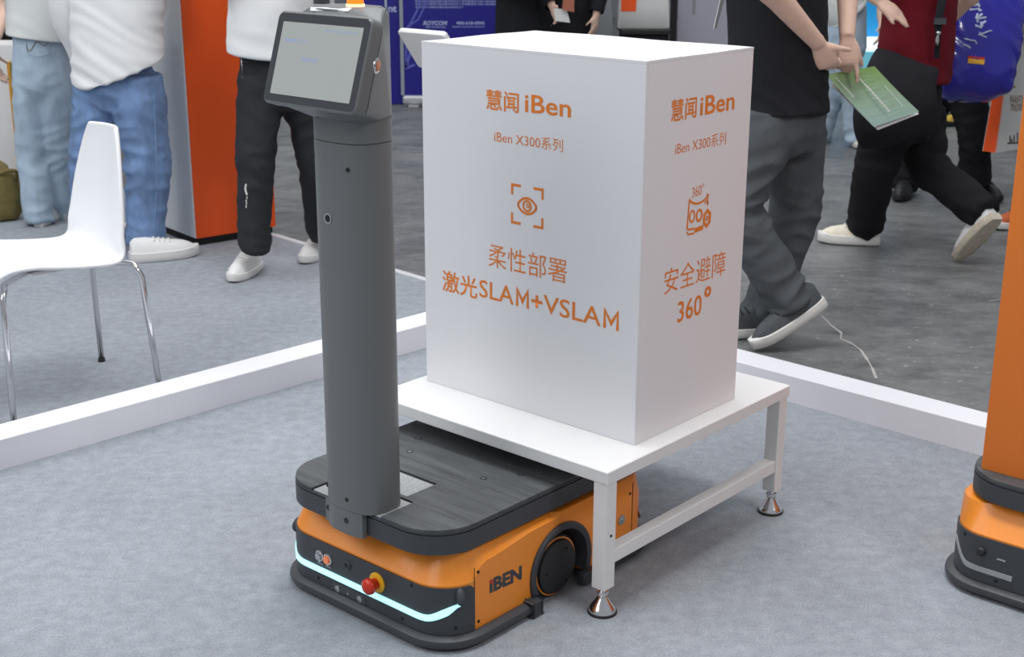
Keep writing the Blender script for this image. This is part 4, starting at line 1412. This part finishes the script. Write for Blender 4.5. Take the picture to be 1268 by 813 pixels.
while u < .78:
    du = rnd.uniform(.025, .05)
    bm.faces.new([bm.verts.new(p) for p in (bl(u, .50), bl(u + du, .50), bl(u + du, .535), bl(u, .535))])
    u += du + .012
u = .08
while u < .45:
    du = rnd.uniform(.02, .04)
    bm.faces.new([bm.verts.new(p) for p in (bl(u, .10), bl(u + du, .10), bl(u + du, .12), bl(u, .12))])
    u += du + .012
u = .35
while u < .72:
    bm.faces.new([bm.verts.new(p) for p in (bl(u, .84), bl(u + .03, .84), bl(u + .03, .855), bl(u, .855))])
    u += .04
pl = obj('printed_lines', fixn(bm), M['solew'], cov)
pl['kind'] = 'stuff'

# --- person in the crimson shirt striding left
YC = 6.05
b = Vector((1.78, YC, 0))
toeR = gp(1188, 324); heelR = toeR + Vector((.085, -.13, .20))
t5, D5, f5, r5, tr5, st5 = person('person in crimson shirt and black trousers striding left in cream trainers', b, (-.9, .30), 1.72,
    J=dict(hipL=at(1100, 150, 5.95), hipR=at(1140, 150, 6.10), kneeL=at(1082, 215, 5.98), kneeR=at(1148, 205, 6.05), ankL=at(1072, 276, 6.16), ankR=heelR + Vector((-.035, .075, .045)), pelvis=at(1135, 85, 6.05), chest=at(1140, -40, 6.05),
           shL=at(1110, -95, 5.9), shR=at(1165, -95, 6.2), elL=at(1050, -38, 5.80), wrL=at(1087, 1, 5.76), elR=at(1205, -10, 6.3), wrR=at(1170, 30, 6.4)),
    vox=.007, trousers='bpant', shirt='rshirt', hem=.765, thigh=.104, knee=(.088, .084), cuff=(.082, .078), hipw=.17, hipd=.15, chestw=.225, chestd=.16, hemw=.205, hemd=.165, fold=.010, sfold=.010, seed=14, long_hair=True,
    hands=dict(L=dict(d=(.84, -.05, -.50), pn=(-.1, .6, -.8), curl=(.1, .10, .16, .22, .28), side=-1, spread=.03, sc=.95, thumb=(.15, .1))),
    shoes=[dict(heel=gp(1087, 302), d=(-.95, .18), L=.27, wd=.105, m='shoec', sole_h=.04),
           dict(heel=(0, 0, 0), d=(-.42, .9), toe_pt=toeR, heel_pt=heelR, sidev=(.9, .42, 0), L=.28, wd=.115, m='shoew', sm='soler', sole_h=.034)])
# black cloth bag on a strap
bag = thing('shoulder_bag', 'black cloth bag hanging by a strap in front of the crimson shirt', 'bag', at(1112, 170, 5.72))
o0 = bag.location.copy()
bm = bmesh.new()
loft(bm, [at(1106, 173, 5.72) - o0, at(1106, 163, 5.70) - o0, at(1109, 130, 5.69) - o0, at(1117, 95, 5.74) - o0, at(1124, 73, 5.80) - o0], [(.12, .02), (.165, .05), (.172, .06), (.150, .045), (.135, .012)], side=(1, .12, 0.03), n=28, k=6, ex=3)
fixn(bm)
me = evalmesh(bm, [('SUBSURF', dict(levels=1, render_levels=1))])
noise_fold(me, .016, 7, 5, 4)
obj('bag_body', me, M['bpant'], bag, smooth=True)
bm = bmesh.new()
loft(bm, [at(1160, 72, 5.80) - o0, at(1161, 50, 5.79) - o0, at(1163, 22, 5.79) - o0, at(1168, -20, 5.82) - o0, at(1166, -90, 5.9) - o0, at(1130, -130, 6.0) - o0], [(.012, .002), (.012, .002), (.017, .002), (.018, .002), (.018, .002), (.018, .002)], side=(1, 0, 0), n=8, k=4)
sp_ = obj('strap', fixn(bm), M['navy'], bag)
bm = bmesh.new()
box(bm, at(1156, 30, 5.78) - o0, at(1172, 22, 5.775) - o0, .002)
obj('strap_buckle', fixn(bm), M['black'], sp_)
bm = bmesh.new()
lathe(bm, [(0, -.03), (.006, -.03), (.009, -.01), (.005, .012), (.011, .020), (.011, .026), (0, .028)], at(1161, 47, 5.775) - o0, (.05, 0, 1), 12)
obj('strap_hook', bm, M['chrome'], sp_, smooth=True)

# --- person behind with a blue carrier bag
b = Vector((2.36, 7.36, 0))
t6, D6, f6, r6, tr6, st6 = person('person in black clothes and black shoes walking behind the crimson shirt', b, (-.35, -.95), 1.74,
    J=dict(hipR=at(1160, 105, 7.3), hipL=at(1198, 105, 7.2), kneeR=at(1135, 175, 7.3), kneeL=at(1207, 170, 7.15), ankR=at(1117, 225, 7.35), ankL=at(1206, 222, 7.2), pelvis=at(1180, 60, 7.25), chest=at(1185, -60, 7.25), wrL=at(1236, -44, 6.80), elL=at(1252, -66, 7.15)),
    trousers='bpant', shirt='navy', hem=.78, thigh=.1, knee=.078, cuff=.085, fold=.011, seed=17, sleeve='long',
    shoes=[dict(heel=gp(1122, 238), d=(-.4, -.9), m='shoek', sm='shoek', lace='shoek'), dict(heel=gp(1207, 238), d=(.15, -1), m='shoek', sm='shoek', lace='shoek')])
cbag = thing('carrier_bag', 'shiny blue plastic carrier bag with white print beside the crimson shirt', 'bag', at(1205, 114, 6.85))
o0 = cbag.location.copy()
bm = bmesh.new()
loft(bm, [at(1204, 116, 6.66) - o0, at(1205, 110, 6.62) - o0, at(1207, 92, 6.58) - o0, at(1213, 50, 6.59) - o0, at(1218, 10, 6.61) - o0, at(1222, -16, 6.64) - o0], [(.10, .02), (.165, .07), (.185, .085), (.198, .075), (.20, .045), (.19, .012)], side=(1, .1, -.22), n=32, k=6, ex=3.2)
fixn(bm)
me = evalmesh(bm, [('SUBSURF', dict(levels=1, render_levels=1))])
noise_fold(me, .030, 6, 10, 9, slant=.8, lump=.35)
M['bluebag'] = mat('blue_plastic', rgb(32, 26, 150), .2, coat=.6)
bb_ = obj('bag_body', me, M['bluebag'], cbag, smooth=True)
bpy.context.view_layer.update()
bm = bmesh.new()
rnd = random.Random(8)
for k in range(11):
    x0_, y0_ = rnd.uniform(1196, 1218), 4 + k * 5.2
    pts = [p for p in (surf(bb_, x0_ + rnd.uniform(-5, 5) + j * 3.0, y0_ + rnd.uniform(-4, 4), .002) for j in range(4)) if p]
    if len(pts) > 2:
        tube(bm, pts, rnd.uniform(.003, .006), 6, 3)
cp_ = obj('printed_script', fixn(bm), mat('pale_print', rgb(190, 200, 225), .4), bb_)
cp_['kind'] = 'stuff'
for nm, ys, m in (('label_strip', (72, 78), mat('yellow_label', rgb(225, 170, 50), .5)), ('label_strip', (69, 72), M['red'])):
    bm = bmesh.new()
    q = [surf(bb_, x, y, .003) for x, y in ((1199, ys[0]), (1219, ys[0] + 2), (1218, ys[1] + 2), (1198, ys[1]))]
    if all(q):
        bm.faces.new([bm.verts.new(p) for p in q])
        ex_ = bmesh.ops.extrude_face_region(bm, geom=bm.faces[:])
        for v in ex_['geom']:
            if isinstance(v, bmesh.types.BMVert): v.co += Vector((0, -.001, 0))
        obj(nm, fixn(bm), m, bb_)
for y in (6.64, 6.69):
    bm = bmesh.new()
    tube(bm, [at(1205, -10, y) - o0, at(1222, -30, y) - o0, at(1238, -36, y + .05) - o0, at(1246, -26, y) - o0, at(1244, -8, y) - o0], .008, 8, 4)
    obj('handle', fixn(bm), M['bluebag'], cbag, smooth=True)

# --- paper bag, grey face and orange gusset, held by someone just outside the frame
YP = 6.74
b = Vector((3.26, 7.05, 0))
t9, D9, f9, r9, tr9, st9 = person('person at the right edge in rust-brown shoes, hidden behind the orange box', b, (-.5, -.86), 1.72,
    J=dict(wrR=at(1283, 16, 6.74), elR=at(1306, -36, 6.86)), trousers='bpant', shirt='navy', hem=.8, seed=21,
    hands=dict(R=dict(d=(-.3, -.1, -.9), curl=(.5, .8, .9, .9, .9))),
    shoes=[dict(heel=gp(1279, 276), d=(-.8, -.5), m='shoeo', lace='shoek'), dict(heel=gp(1300, 268), d=(-.6, -.8), m='shoeo', lace='shoek')])
q0, q1 = at(1217, 188, YP), at(1240, 60, YP)
pb = thing('paper_bag', 'pale grey paper bag with an orange gusset hanging at the right edge', 'bag', at(1232, 190, YP))
o0 = pb.location.copy()
def quadbox(name, pts, dep, m, par):
    a = [Vector(p) - o0 for p in pts]
    n = (a[1] - a[0]).cross(a[3] - a[0]).normalized()
    if n.y < 0: n = -n
    bm = bmesh.new()
    rings(bm, [a, [p + n * dep for p in a]])
    return obj(name, fixn(bm), m, par)
fr = [at(1233, 189, YP - .03), at(1292, 180, YP + .1), at(1300, 42, YP + .1), at(1252, 50, YP - .03)]
gs = [at(1217, 187, YP + .07), at(1233, 189, YP - .03), at(1252, 50, YP - .03), at(1240, 55, YP + .07)]
M['paper'] = mat('grey_paper', rgb(196, 197, 195), .7, var=.03)
fp_ = quadbox('front_face', fr, .003, M['paper'], pb)
quadbox('gusset', gs, .003, M['orange_panel'], pb)
bkp = [gs[0] + Vector((0, 0, 0)), fr[1] + Vector((-.02, .14, 0)), fr[2] + Vector((-.02, .14, 0)), gs[3]]
quadbox('back_face', bkp, .003, M['paper'], pb)
bm = bmesh.new()
tube(bm, [fr[3].lerp(fr[2], .25) - o0, at(1268, 30, YP - .02) - o0, at(1278, 28, YP - .02) - o0, fr[3].lerp(fr[2], .75) - o0], .004, 6, 4)
obj('handle', fixn(bm), M['paper'], pb)
pX = (fr[1] - fr[0]).normalized(); pY = (fr[3] - fr[0]).normalized()
pN = pX.cross(pY)
def pf(px, py):
    d = ray(px, py); o = CAMP
    tt_ = (fr[0] - o).dot(pN) / d.dot(pN)
    return o + d * tt_ - o0
pY2 = pN.cross(pX)
M['inkb'] = mat('brown_ink', rgb(140, 120, 100), .7)
M['inkk'] = mat('black_ink', rgb(50, 50, 52), .7)
bm = bmesh.new()
for (x, yt) in ((1250, 168), (1252, 172), (1255, 167), (1259, 164), (1264, 168), (1267, 172)):
    a = [pf(x, yt), pf(x + 1.3, yt), pf(x + 1.3, 177), pf(x, 177.5)]
    bm.faces.new([bm.verts.new(p + pN * (.002 if pN.y < 0 else -.002)) for p in a])
a = [pf(1247, 176.5), pf(1268, 175.5), pf(1268, 177), pf(1247, 178)]
bm.faces.new([bm.verts.new(p + pN * (.002 if pN.y < 0 else -.002)) for p in a])
obj('printed_skyline', fixn(bm), M['inkk'], fp_)
bm = bmesh.new()
rnd = random.Random(12)
for (xa, xb, ya, yb, n) in ((1251, 1268, 118, 127, 6), (1252, 1268, 128, 137, 6), (1252, 1258, 106, 109, 2)):
    for i in range(n):
        x = xa + (xb - xa) * i / n
        for k in range(3):
            if rnd.random() < .75:
                y = ya + (yb - ya) * rnd.random()
                a = [pf(x, y), pf(x + (xb - xa) / n * .7, y - .4), pf(x + (xb - xa) / n * .7, y + .7), pf(x, y + 1.1)]
                bm.faces.new([bm.verts.new(p + pN * (.002 if pN.y < 0 else -.002)) for p in a])
        a = [pf(x, ya), pf(x + .9, ya), pf(x + .9, yb), pf(x, yb)]
        bm.faces.new([bm.verts.new(p + pN * (.002 if pN.y < 0 else -.002)) for p in a])
pt_ = obj('printed_lettering', fixn(bm), M['inkb'], fp_)
pt_['kind'] = 'stuff'

# --- distant person in pale jeans
b = Vector((2.10, 8.9, 0))
person('distant person in faded jeans and pale top beyond the hands holding the brochure', b, (-.3, -1), 1.7,
    J=dict(hipL=at(1050, 62, 8.9), hipR=at(1034, 62, 8.95), ankL=at(1058, 168, 8.9), kneeL=at(1055, 120, 8.9), ankR=at(1018, 168, 9.1), kneeR=at(1030, 120, 9.0), pelvis=at(1042, 40, 8.9), chest=at(1038, -30, 8.9)),
    trousers='ljean', shirt='crop', hem=.86, thigh=.078, knee=.068, cuff=.066, hipw=.155, hipd=.12, chestw=.17, seed=24, vox=.012,
    shoes=[dict(heel=gp(1062, 176), d=(-.2, -1), m='shoec'), dict(heel=gp(1014, 179), d=(-.5, -.9), m='shoec')])
# --- far person in pale trousers, a blue bag at the side
b = Vector((gp(1178, 152).x + .06, gp(1178, 152).y + .05, 0))
person('far person in pale grey trousers and yellow shoes behind the striding person', b, (-.7, -.7), 1.7, trousers='crop', shirt='btee', hem=.84, thigh=.088, knee=.078, cuff=.085, seed=41, vox=.012,
    shoes=[dict(heel=b + Vector((.05, -.05, 0)), d=(-.8, -.6), m='shoey', sm='shoek', lace='shoek'), dict(heel=b + Vector((-.08, .10, 0)), d=(-.8, -.6), m='shoey', sm='shoek', lace='shoek')])
# --- person in dark jacket handling leaflets behind the white box
b = Vector((.06, 9.0, 0))
t8, D8, f8, r8, tr8, st8 = person('person in dark jacket holding pale leaflets, seen above the white box', b, (.5, -.86), 1.74,
    J=dict(wrL=at(684, 8, 8.75), elL=at(672, -20, 8.9), wrR=at(660, -14, 8.7)),
    trousers='bpant', shirt='navy', hem=.62, hemw=.19, sleeve='long', seed=27, vox=.012, shoes=[dict(heel=(-.03, 9.0, 0), d=(.5, -.86), m='shoek', sm='shoek'), dict(heel=(.16, 9.06, 0), d=(.5, -.86), m='shoek', sm='shoek')])
b = Vector((.36, 9.35, 0))
person('second person in dark clothes close beside the leaflet holder', b, (-.5, -.86), 1.70, trousers='bpant', shirt='navy', hem=.64, sleeve='long', seed=29, vox=.012,
    shoes=[dict(heel=(.28, 9.4, 0), d=(-.5, -.86), m='shoek', sm='shoek'), dict(heel=(.44, 9.32, 0), d=(-.5, -.86), m='shoek', sm='shoek')])

# ================================================================== BACKGROUND
def flat(name, pts, dep, m, label=None, cat=None, parent=None, org=None):
    o0 = Vector(org) if org is not None else Vector((0, 0, 0))
    a = [Vector(p) - o0 for p in pts]
    n = (a[1] - a[0]).cross(a[3] - a[0]).normalized()
    if n.y < 0: n = -n
    bm = bmesh.new()
    rings(bm, [a, [p + n * dep for p in a]])
    o = obj(name, fixn(bm), m, parent)
    if parent is None: o.location = o0
    if label: tag(o, label, cat)
    return o
lf = thing('leaflet', 'grey leaflet with an orange corner held by the person in dark jacket', 'leaflet', at(698, 20, 8.6))
flat('sheet', [at(688, 26, 8.6), at(706, 28, 8.6), at(702, 12, 8.62), at(686, 10, 8.62)], .002, M['paper'], parent=lf, org=lf.location)
flat('sheet', [at(696, 12, 8.58), at(711, 15, 8.58), at(711, -6, 8.6), at(698, -8, 8.6)], .004, mat('rust_print', rgb(150, 84, 60), .6), parent=lf, org=lf.location)

# roll-up banner: blue sheet, silver cassette
M['navyb'] = mat('blue_banner', rgb(24, 20, 132), .45)
M['silver'] = mat('silver_cassette', rgb(190, 192, 194), .35, metal=.4)
b0 = gp(499, 131)
ban = thing('roll_up_banner', 'deep blue roll-up banner with white contact lines on a silver base', 'banner', b0)
bw = 0.86
bm = bmesh.new(); box(bm, (0, -.04, .015), (bw, .04, .085), .02, 3); box(bm, (.05, -.10, 0), (.13, .10, .0149)); box(bm, (bw - .13, -.10, 0), (bw - .05, .10, .0149))
obj('base_cassette', bm, M['silver'], ban, smooth=True, sharp=30)
bm = bmesh.new(); box(bm, (.015, -.004, .0851), (bw - .005, 0, 2.0)); shb = obj('sheet', bm, M['navyb'], ban)
bm = bmesh.new(); box(bm, (.0, -.006, 2.0001), (bw, .004, 2.03), .004); obj('top_rail', bm, M['silver'], ban)
bm = bmesh.new(); box(bm, (-.012, -.008, .0855), (.0145, .004, 2.0)); obj('edge_profile', bm, mat('pale_grey_edge', rgb(150, 158, 166), .5), ban)
M['ptxt'] = mat('pale_blue_print', rgb(176, 186, 226), .5)
def bt(body, px0, px1, py, hpx, bold=0.0, shear=0):
    p, q = at(px0, py, b0.y), at(px1, py, b0.y)
    c = (p + q) / 2 - b0
    hh = (at(px0, py, b0.y).z - at(px0, py + hpx, b0.y).z)
    return text('printed_text', body, M['ptxt'], shb, frame_m((c.x, -.0041, c.z), (1, 0, 0), (0, 0, 1)), (q - p).length, hh, bold, shear=shear)
bt('ROYCOM', 524, 554, 28.5, 5.5, .03, .25)
bt('荣旭智能', 527, 552, 33.5, 2.2)
bt('400-618-0995', 565, 600, 28.5, 4, .02)
bt('www.roycom.com.cn', 560, 600, 33.5, 2.4)
for k, (xa, xb, yy) in enumerate(((514, 619, 1.5), (514, 619, 5), (514, 574, 8.8))):
    rw = '条码识别与数据采集设备的研发生产和销售服务为客户提供整体方案'
    bt(rw[:int((xb - xa) / 3.6)], xa, xb, yy, 2.8)
bm = bmesh.new()
mtb = Matrix.Translation((0, -.0045, 0)) @ Matrix.Rotation(PI / 2, 4, 'X')
def bpt(px, py):
    p = at(px, py, b0.y) - b0
    return (p.x, p.z)
ribbon(bm, [bpt(*p) for p in ((528, 0), (524, 12), (518, 24), (508, 31), (504, 40))], .012, mtb)
ribbon(bm, [bpt(*p) for p in ((520, 0), (517, 12), (510, 26), (503, 36), (503, 86))], .014, mtb)
ribbon(bm, [bpt(*p) for p in ((512, 56), (506, 72), (503, 84))], .02, mtb)
ribbon(bm, [bpt(*p) for p in ((514, 80), (508, 82), (505, 84))], .02, mtb)
obj('printed_swirl', fixn(bm), mat('pale_swirl', rgb(92, 98, 186), .5), shb)

# blue panel next to it
g0 = gp(481, 129); 
bp2 = thing('blue_stand', 'dark blue stand board left of the roll-up banner', 'stand', g0)
bm = bmesh.new(); box(bm, (-.30, 0, .0), (.125, .03, 2.0), .003); obj('panel_board', bm, M['navyb'], bp2)
bm = bmesh.new(); box(bm, (-.010, -.006, .0), (.006, -.0002, 2.0)); obj('pale_edge', bm, mat('pale_edge', rgb(180, 190, 205), .5), bp2)
p = at(486, 11, g0.y) - g0
text('printed_text', 'nt', M['ptxt'], bp2, frame_m((p.x, -.0008, p.z), (1, 0, 0), (0, 0, 1)), None, .05, .03)

# white kiosk with tilted tablet, facing away, beyond the curb
k0 = at(493, 36, 5.55)
kb = Vector((k0.x + .13, k0.y + .10, 0))
kk = thing('tablet_kiosk', 'white kiosk with tilted tablet seen from behind, left of the white box', 'kiosk', kb)
ka = k0 - kb; kv = -V * .262
kd = (U * .12 - Vector((0, 0, .155)))
bm = bmesh.new()
pl_ = rrect(.5, .5, .06, 5)
nv2 = kv.cross(kd).normalized()
def kp(x, y, z):
    return ka + kv * (x + .5) + kd * (y + .5) + nv2 * z
rings(bm, [[kp(x * (1 - e), y * (1 - e), z) for x, y in pl_] for z, e in ((-.012, .03), (-.008, 0), (.008, 0), (.012, .03))])
obj('tablet', fixn(bm), M['white'], kk, smooth=True, sharp=40)
bm = bmesh.new()
cc = kp(.30, .2, .0)
pb_ = gp(575, 318) - kb
loft(bm, [Vector((pb_.x, pb_.y, .02)), Vector((pb_.x, pb_.y, .5)), Vector((pb_.x - .01, pb_.y - .02, cc.z - .14)), cc + nv2 * -.012], [(.04, .03), (.04, .03), (.035, .03), (.03, .02)], side=U, n=20, ex=3)
obj('post', fixn(bm), M['white'], kk, smooth=True, sharp=50)
bm = bmesh.new(); lathe(bm, [(0, 0), (.11, 0), (.11, .015), (.10, .022), (0, .022)], (pb_.x, pb_.y, 0), n=36)
obj('base_disc', bm, M['white'], kk, smooth=True, sharp=40)

# counters, bags and panels far behind the white box
Yb = 9.55
def boxat(name, x0, x1, z0, z1, y0, y1, m, label, cat, bev=.004, parts=()):
    bm = bmesh.new(); box(bm, (x0, y0, z0), (x1, y1, z1), bev)
    o = obj(name, bm, m); tag(o, label, cat); return o
M['lav'] = mat('lavender_grey', rgb(160, 160, 172), .6)
xa, xb = at(841, 0, 9.5).x, at(905, 0, 9.5).x
wl = thing('partition_panel', 'lavender-grey partition panel with door slit behind the white box', 'panel', ((xa + xb) / 2, 9.55, 0))
hw_ = (xb - xa) / 2
bm = bmesh.new(); box(bm, (-hw_, 0, 0), (hw_ + .5, .05, 2.4), .004); obj('panel_board', bm, M['lav'], wl)
pz = at(860, 7, 9.5)
bm = bmesh.new(); box(bm, (pz.x - (xa + xb) / 2 - .006, -.012, pz.z - .05), (pz.x - (xa + xb) / 2 + .006, -.0002, pz.z + .3), .002); obj('pull_handle', bm, M['steel'], wl)
pz = at(890, 22, 4.95)
fly = flat('flyer', [at(884, 36, 4.93), at(887, 35, 4.95), at(899, -6, 4.97), at(894, -10, 4.95)], .002, M['board'], 'white flyer edge sticking out beside the black tee', 'flyer', org=at(889, 20, 4.95))
xa, xb = at(724, 0, 9.8).x, at(762, 0, 9.8).x
st_ = thing('display_stand', 'pale grey display stand with an orange edge behind the white box', 'stand', ((xa + xb) / 2, 9.95, 0))
hw_ = (xb - xa) / 2
bm = bmesh.new()
rings(bm, [[(-hw_, 0, 0), (hw_ + .06, 0, 0), (hw_ + .06, .25, 0), (-hw_, .25, 0)], [(-hw_, 0, 1.3), (hw_ - .06, 0, 1.3), (hw_ - .06, .25, 1.3), (-hw_, .25, 1.3)]])
obj('stand_body', fixn(bm), mat('stand_grey', rgb(172, 175, 178), .5), st_)
bm = bmesh.new(); box(bm, (-hw_ - .02, -.01, .2), (-hw_ - .0002, .02, .86)); obj('edge_strip', bm, M['orange_panel'], st_)
# dark table with a white tote, leaflets, blue post
tx0, tx1 = at(764, 0, 9.6).x, at(838, 0, 9.6).x
zt_ = at(780, 32, 9.6).z
dt = thing('dark_table', 'dark draped table behind the white box under a pale tote bag', 'table', ((tx0 + tx1) / 2 + .03, 9.45, 0))
hw_ = (tx1 - tx0) / 2
bm = bmesh.new(); box(bm, (-hw_ - .02, -.2, zt_ - .03), (hw_ * .5, .3, zt_), .004); obj('tabletop', bm, M['hole'], dt)
bm = bmesh.new(); box(bm, (-hw_, -.18, 0), (hw_ * .46, .28, zt_ - .0301), .01); obj('drape', bm, M['navy'], dt)
tb_x0, tb_x1 = at(763, 20, 9.45).x, at(828, 20, 9.45).x
tot = thing('tote_bag', 'pale tote bag with orange top band on the dark table', 'bag', ((tb_x0 + tb_x1) / 2, 9.42, zt_ + .0005))
hw_ = (tb_x1 - tb_x0) / 2
bm = bmesh.new()
rings(bm, [[(x * s, y * s2, z) for x, y in rrect(hw_, .07, .02)] for z, s, s2 in ((0, .97, .9), (.01, 1, 1), (.15, .97, .9), (.30, .92, .3))])
tbd = obj('bag_body', fixn(bm), M['paper'], tot, smooth=True, sharp=40)
bm = bmesh.new(); box(bm, (-hw_ * .86, -.0685, .115), (-hw_ * .30, -.0665, .28)); obj('orange_band', bm, M['orange_panel'], tot)
lb = []
for i, (xa_, xb_, y1_, y2_) in enumerate(((786, 822, -4, 14), (800, 842, -8, 6))):
    a = at(xa_, y2_, 9.3); c_ = at(xb_, y1_, 9.3)
    t_ = thing('carton', ['white flat carton lying on the pale tote bag', 'upper white carton behind the flat carton on the tote'][i], 'box', ((a.x + c_.x) / 2, 9.50 + .22 * i, max(a.z, zt_ + .305)))
    w2 = (c_.x - a.x) / 2
    bm = bmesh.new(); box(bm, (-w2, -.1, 0), (w2, .08, .12), .003); obj('carton_body', bm, M['white'], t_)
    bm = bmesh.new(); box(bm, (-w2 * .9, -.102, .05), (-w2 * .2, -.1002, .075)); obj('printed_label', bm, M['orange_panel'] if not i else M['silver'], t_)
xp = at(829, 0, 9.7)
bpst = boxat('blue_post', xp.x - .012, xp.x + .02, 0, 1.6, 9.86, 9.89, mat('blue_post', rgb(70, 100, 176), .5), 'thin blue post right of the pale tote bag', 'post')
xp = at(836, 0, 9.8)
boxat('dark_post', xp.x - .02, xp.x + .03, 0, 1.6, 9.85, 9.9, mat('brown_dark', rgb(70, 66, 66), .5), 'dark narrow post beside the lavender-grey partition', 'post')
xp = at(814, 40, 9.9)
boxat('white_pedestal', xp.x - .07, xp.x + .08, 0, .72, 9.95, 10.1, M['white'], 'white pedestal behind the dark table', 'pedestal')

# far booth with blue glow seen past the hands
xa, xb = at(1050, 0, 13).x, at(1110, 0, 13).x
cb = thing('far_booth', 'distant blue booth front with a bright white light line', 'booth', ((xa + xb) / 2, 13, 0))
hw_ = (xb - xa) / 2 + .25
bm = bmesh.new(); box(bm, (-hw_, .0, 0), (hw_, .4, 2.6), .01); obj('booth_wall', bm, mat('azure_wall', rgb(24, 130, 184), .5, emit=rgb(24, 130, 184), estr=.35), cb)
z1_, z2_ = at(1070, 55, 13).z, at(1070, 47, 13).z
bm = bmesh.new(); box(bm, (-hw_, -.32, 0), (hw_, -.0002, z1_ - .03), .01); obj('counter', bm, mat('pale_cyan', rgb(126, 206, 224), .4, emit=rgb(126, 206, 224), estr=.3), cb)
bm = bmesh.new(); box(bm, (-hw_, -.33, z1_ - .0299), (hw_, -.02, z2_ + .012), .004); obj('light_line', bm, mat('white_light', rgb(235, 250, 255), .4, emit=rgb(225, 248, 255), estr=1.6), cb)

# hall: far wall, tall backdrop
bm = bmesh.new(); box(bm, (-14, 20, 0), (14, 20.1, 6)); struct('wall_back', bm, mat('hall_wall', rgb(120, 124, 130), .7))

# ------------------------------------------------------------------ far left: stand, bag, neighbour
wx = at(8, 120, 7.05)
lsx = thing('white_stand', 'white stand with orange and olive edge trim at the left border', 'stand', (wx.x, 7.1, 0))
ztop = at(8, 55, 7.0).z
bm = bmesh.new()
rings(bm, [[(x * s, y * s, z) for x, y in rrect(.15, .14, .05)] for z, s in ((.0, .86), (.02, .9), (ztop * .5, .98), (ztop - .02, 1), (ztop, .98))])
obj('stand_body', fixn(bm), M['white'], lsx, smooth=True, sharp=40)
ex0 = at(17, 130, 6.95).x - wx.x
bm = bmesh.new(); box(bm, (ex0 - .012, -.16, .02), (ex0 + .006, -.135, ztop - .08), .003); obj('edge_trim', bm, mat('amber_trim', rgb(206, 150, 50), .5), lsx)
bm = bmesh.new(); box(bm, (ex0 + .0062, -.16, .02), (ex0 + .016, -.135, ztop - .1), .003); obj('edge_trim', bm, mat('olive_trim', rgb(120, 130, 50), .5), lsx)
gb = gp(-6, 272)
dfl = thing('canvas_bag', 'olive brown canvas bag slumped on the carpet at the left border', 'bag', gb)
bm = bmesh.new()
loft(bm, [Vector((0, .02, .004)), Vector((0, .02, .06)), Vector((.01, .02, .17)), Vector((.03, .03, .25)), Vector((.05, .05, .285))], [(.11, .08), (.135, .10), (.12, .10), (.08, .07), (.03, .02)], side=(1, 0, 0), n=24, k=6)
me = evalmesh(fixn(bm), [('SUBSURF', dict(levels=1, render_levels=1))])
noise_fold(me, .02, 8, 9, 31)
M['olive'] = mat('olive_canvas', rgb(120, 106, 62), .9, var=.3, vscale=14, bump=.4, bscale=500)
bd_ = obj('bag_body', me, M['olive'], dfl, smooth=True)
bm = bmesh.new()
tube(bm, [Vector((-.02, -.05, .17)), Vector((.06, -.055, .24)), Vector((.13, -.02, .25)), Vector((.13, .02, .20))], .010, 8, 5)
obj('bag_handle', fixn(bm), M['olive'], dfl, smooth=True)
b = Vector((-2.95, 7.75, 0))
person('person at the left border in a black top, forearm lowered beside the white stand', b, (.3, -1), 1.68,
    J=dict(shL=at(-8, -75, 7.72), elL=at(3, 14, 7.6), wrL=at(-4, 46, 7.42)), trousers='bpant', shirt='btee', hem=.9, sleeve='short', seed=33, vox=.012,
    shoes=[dict(heel=(-3.05, 7.78, 0), d=(.3, -1), m='shoek'), dict(heel=(-2.85, 7.75, 0), d=(.3, -1), m='shoek')])
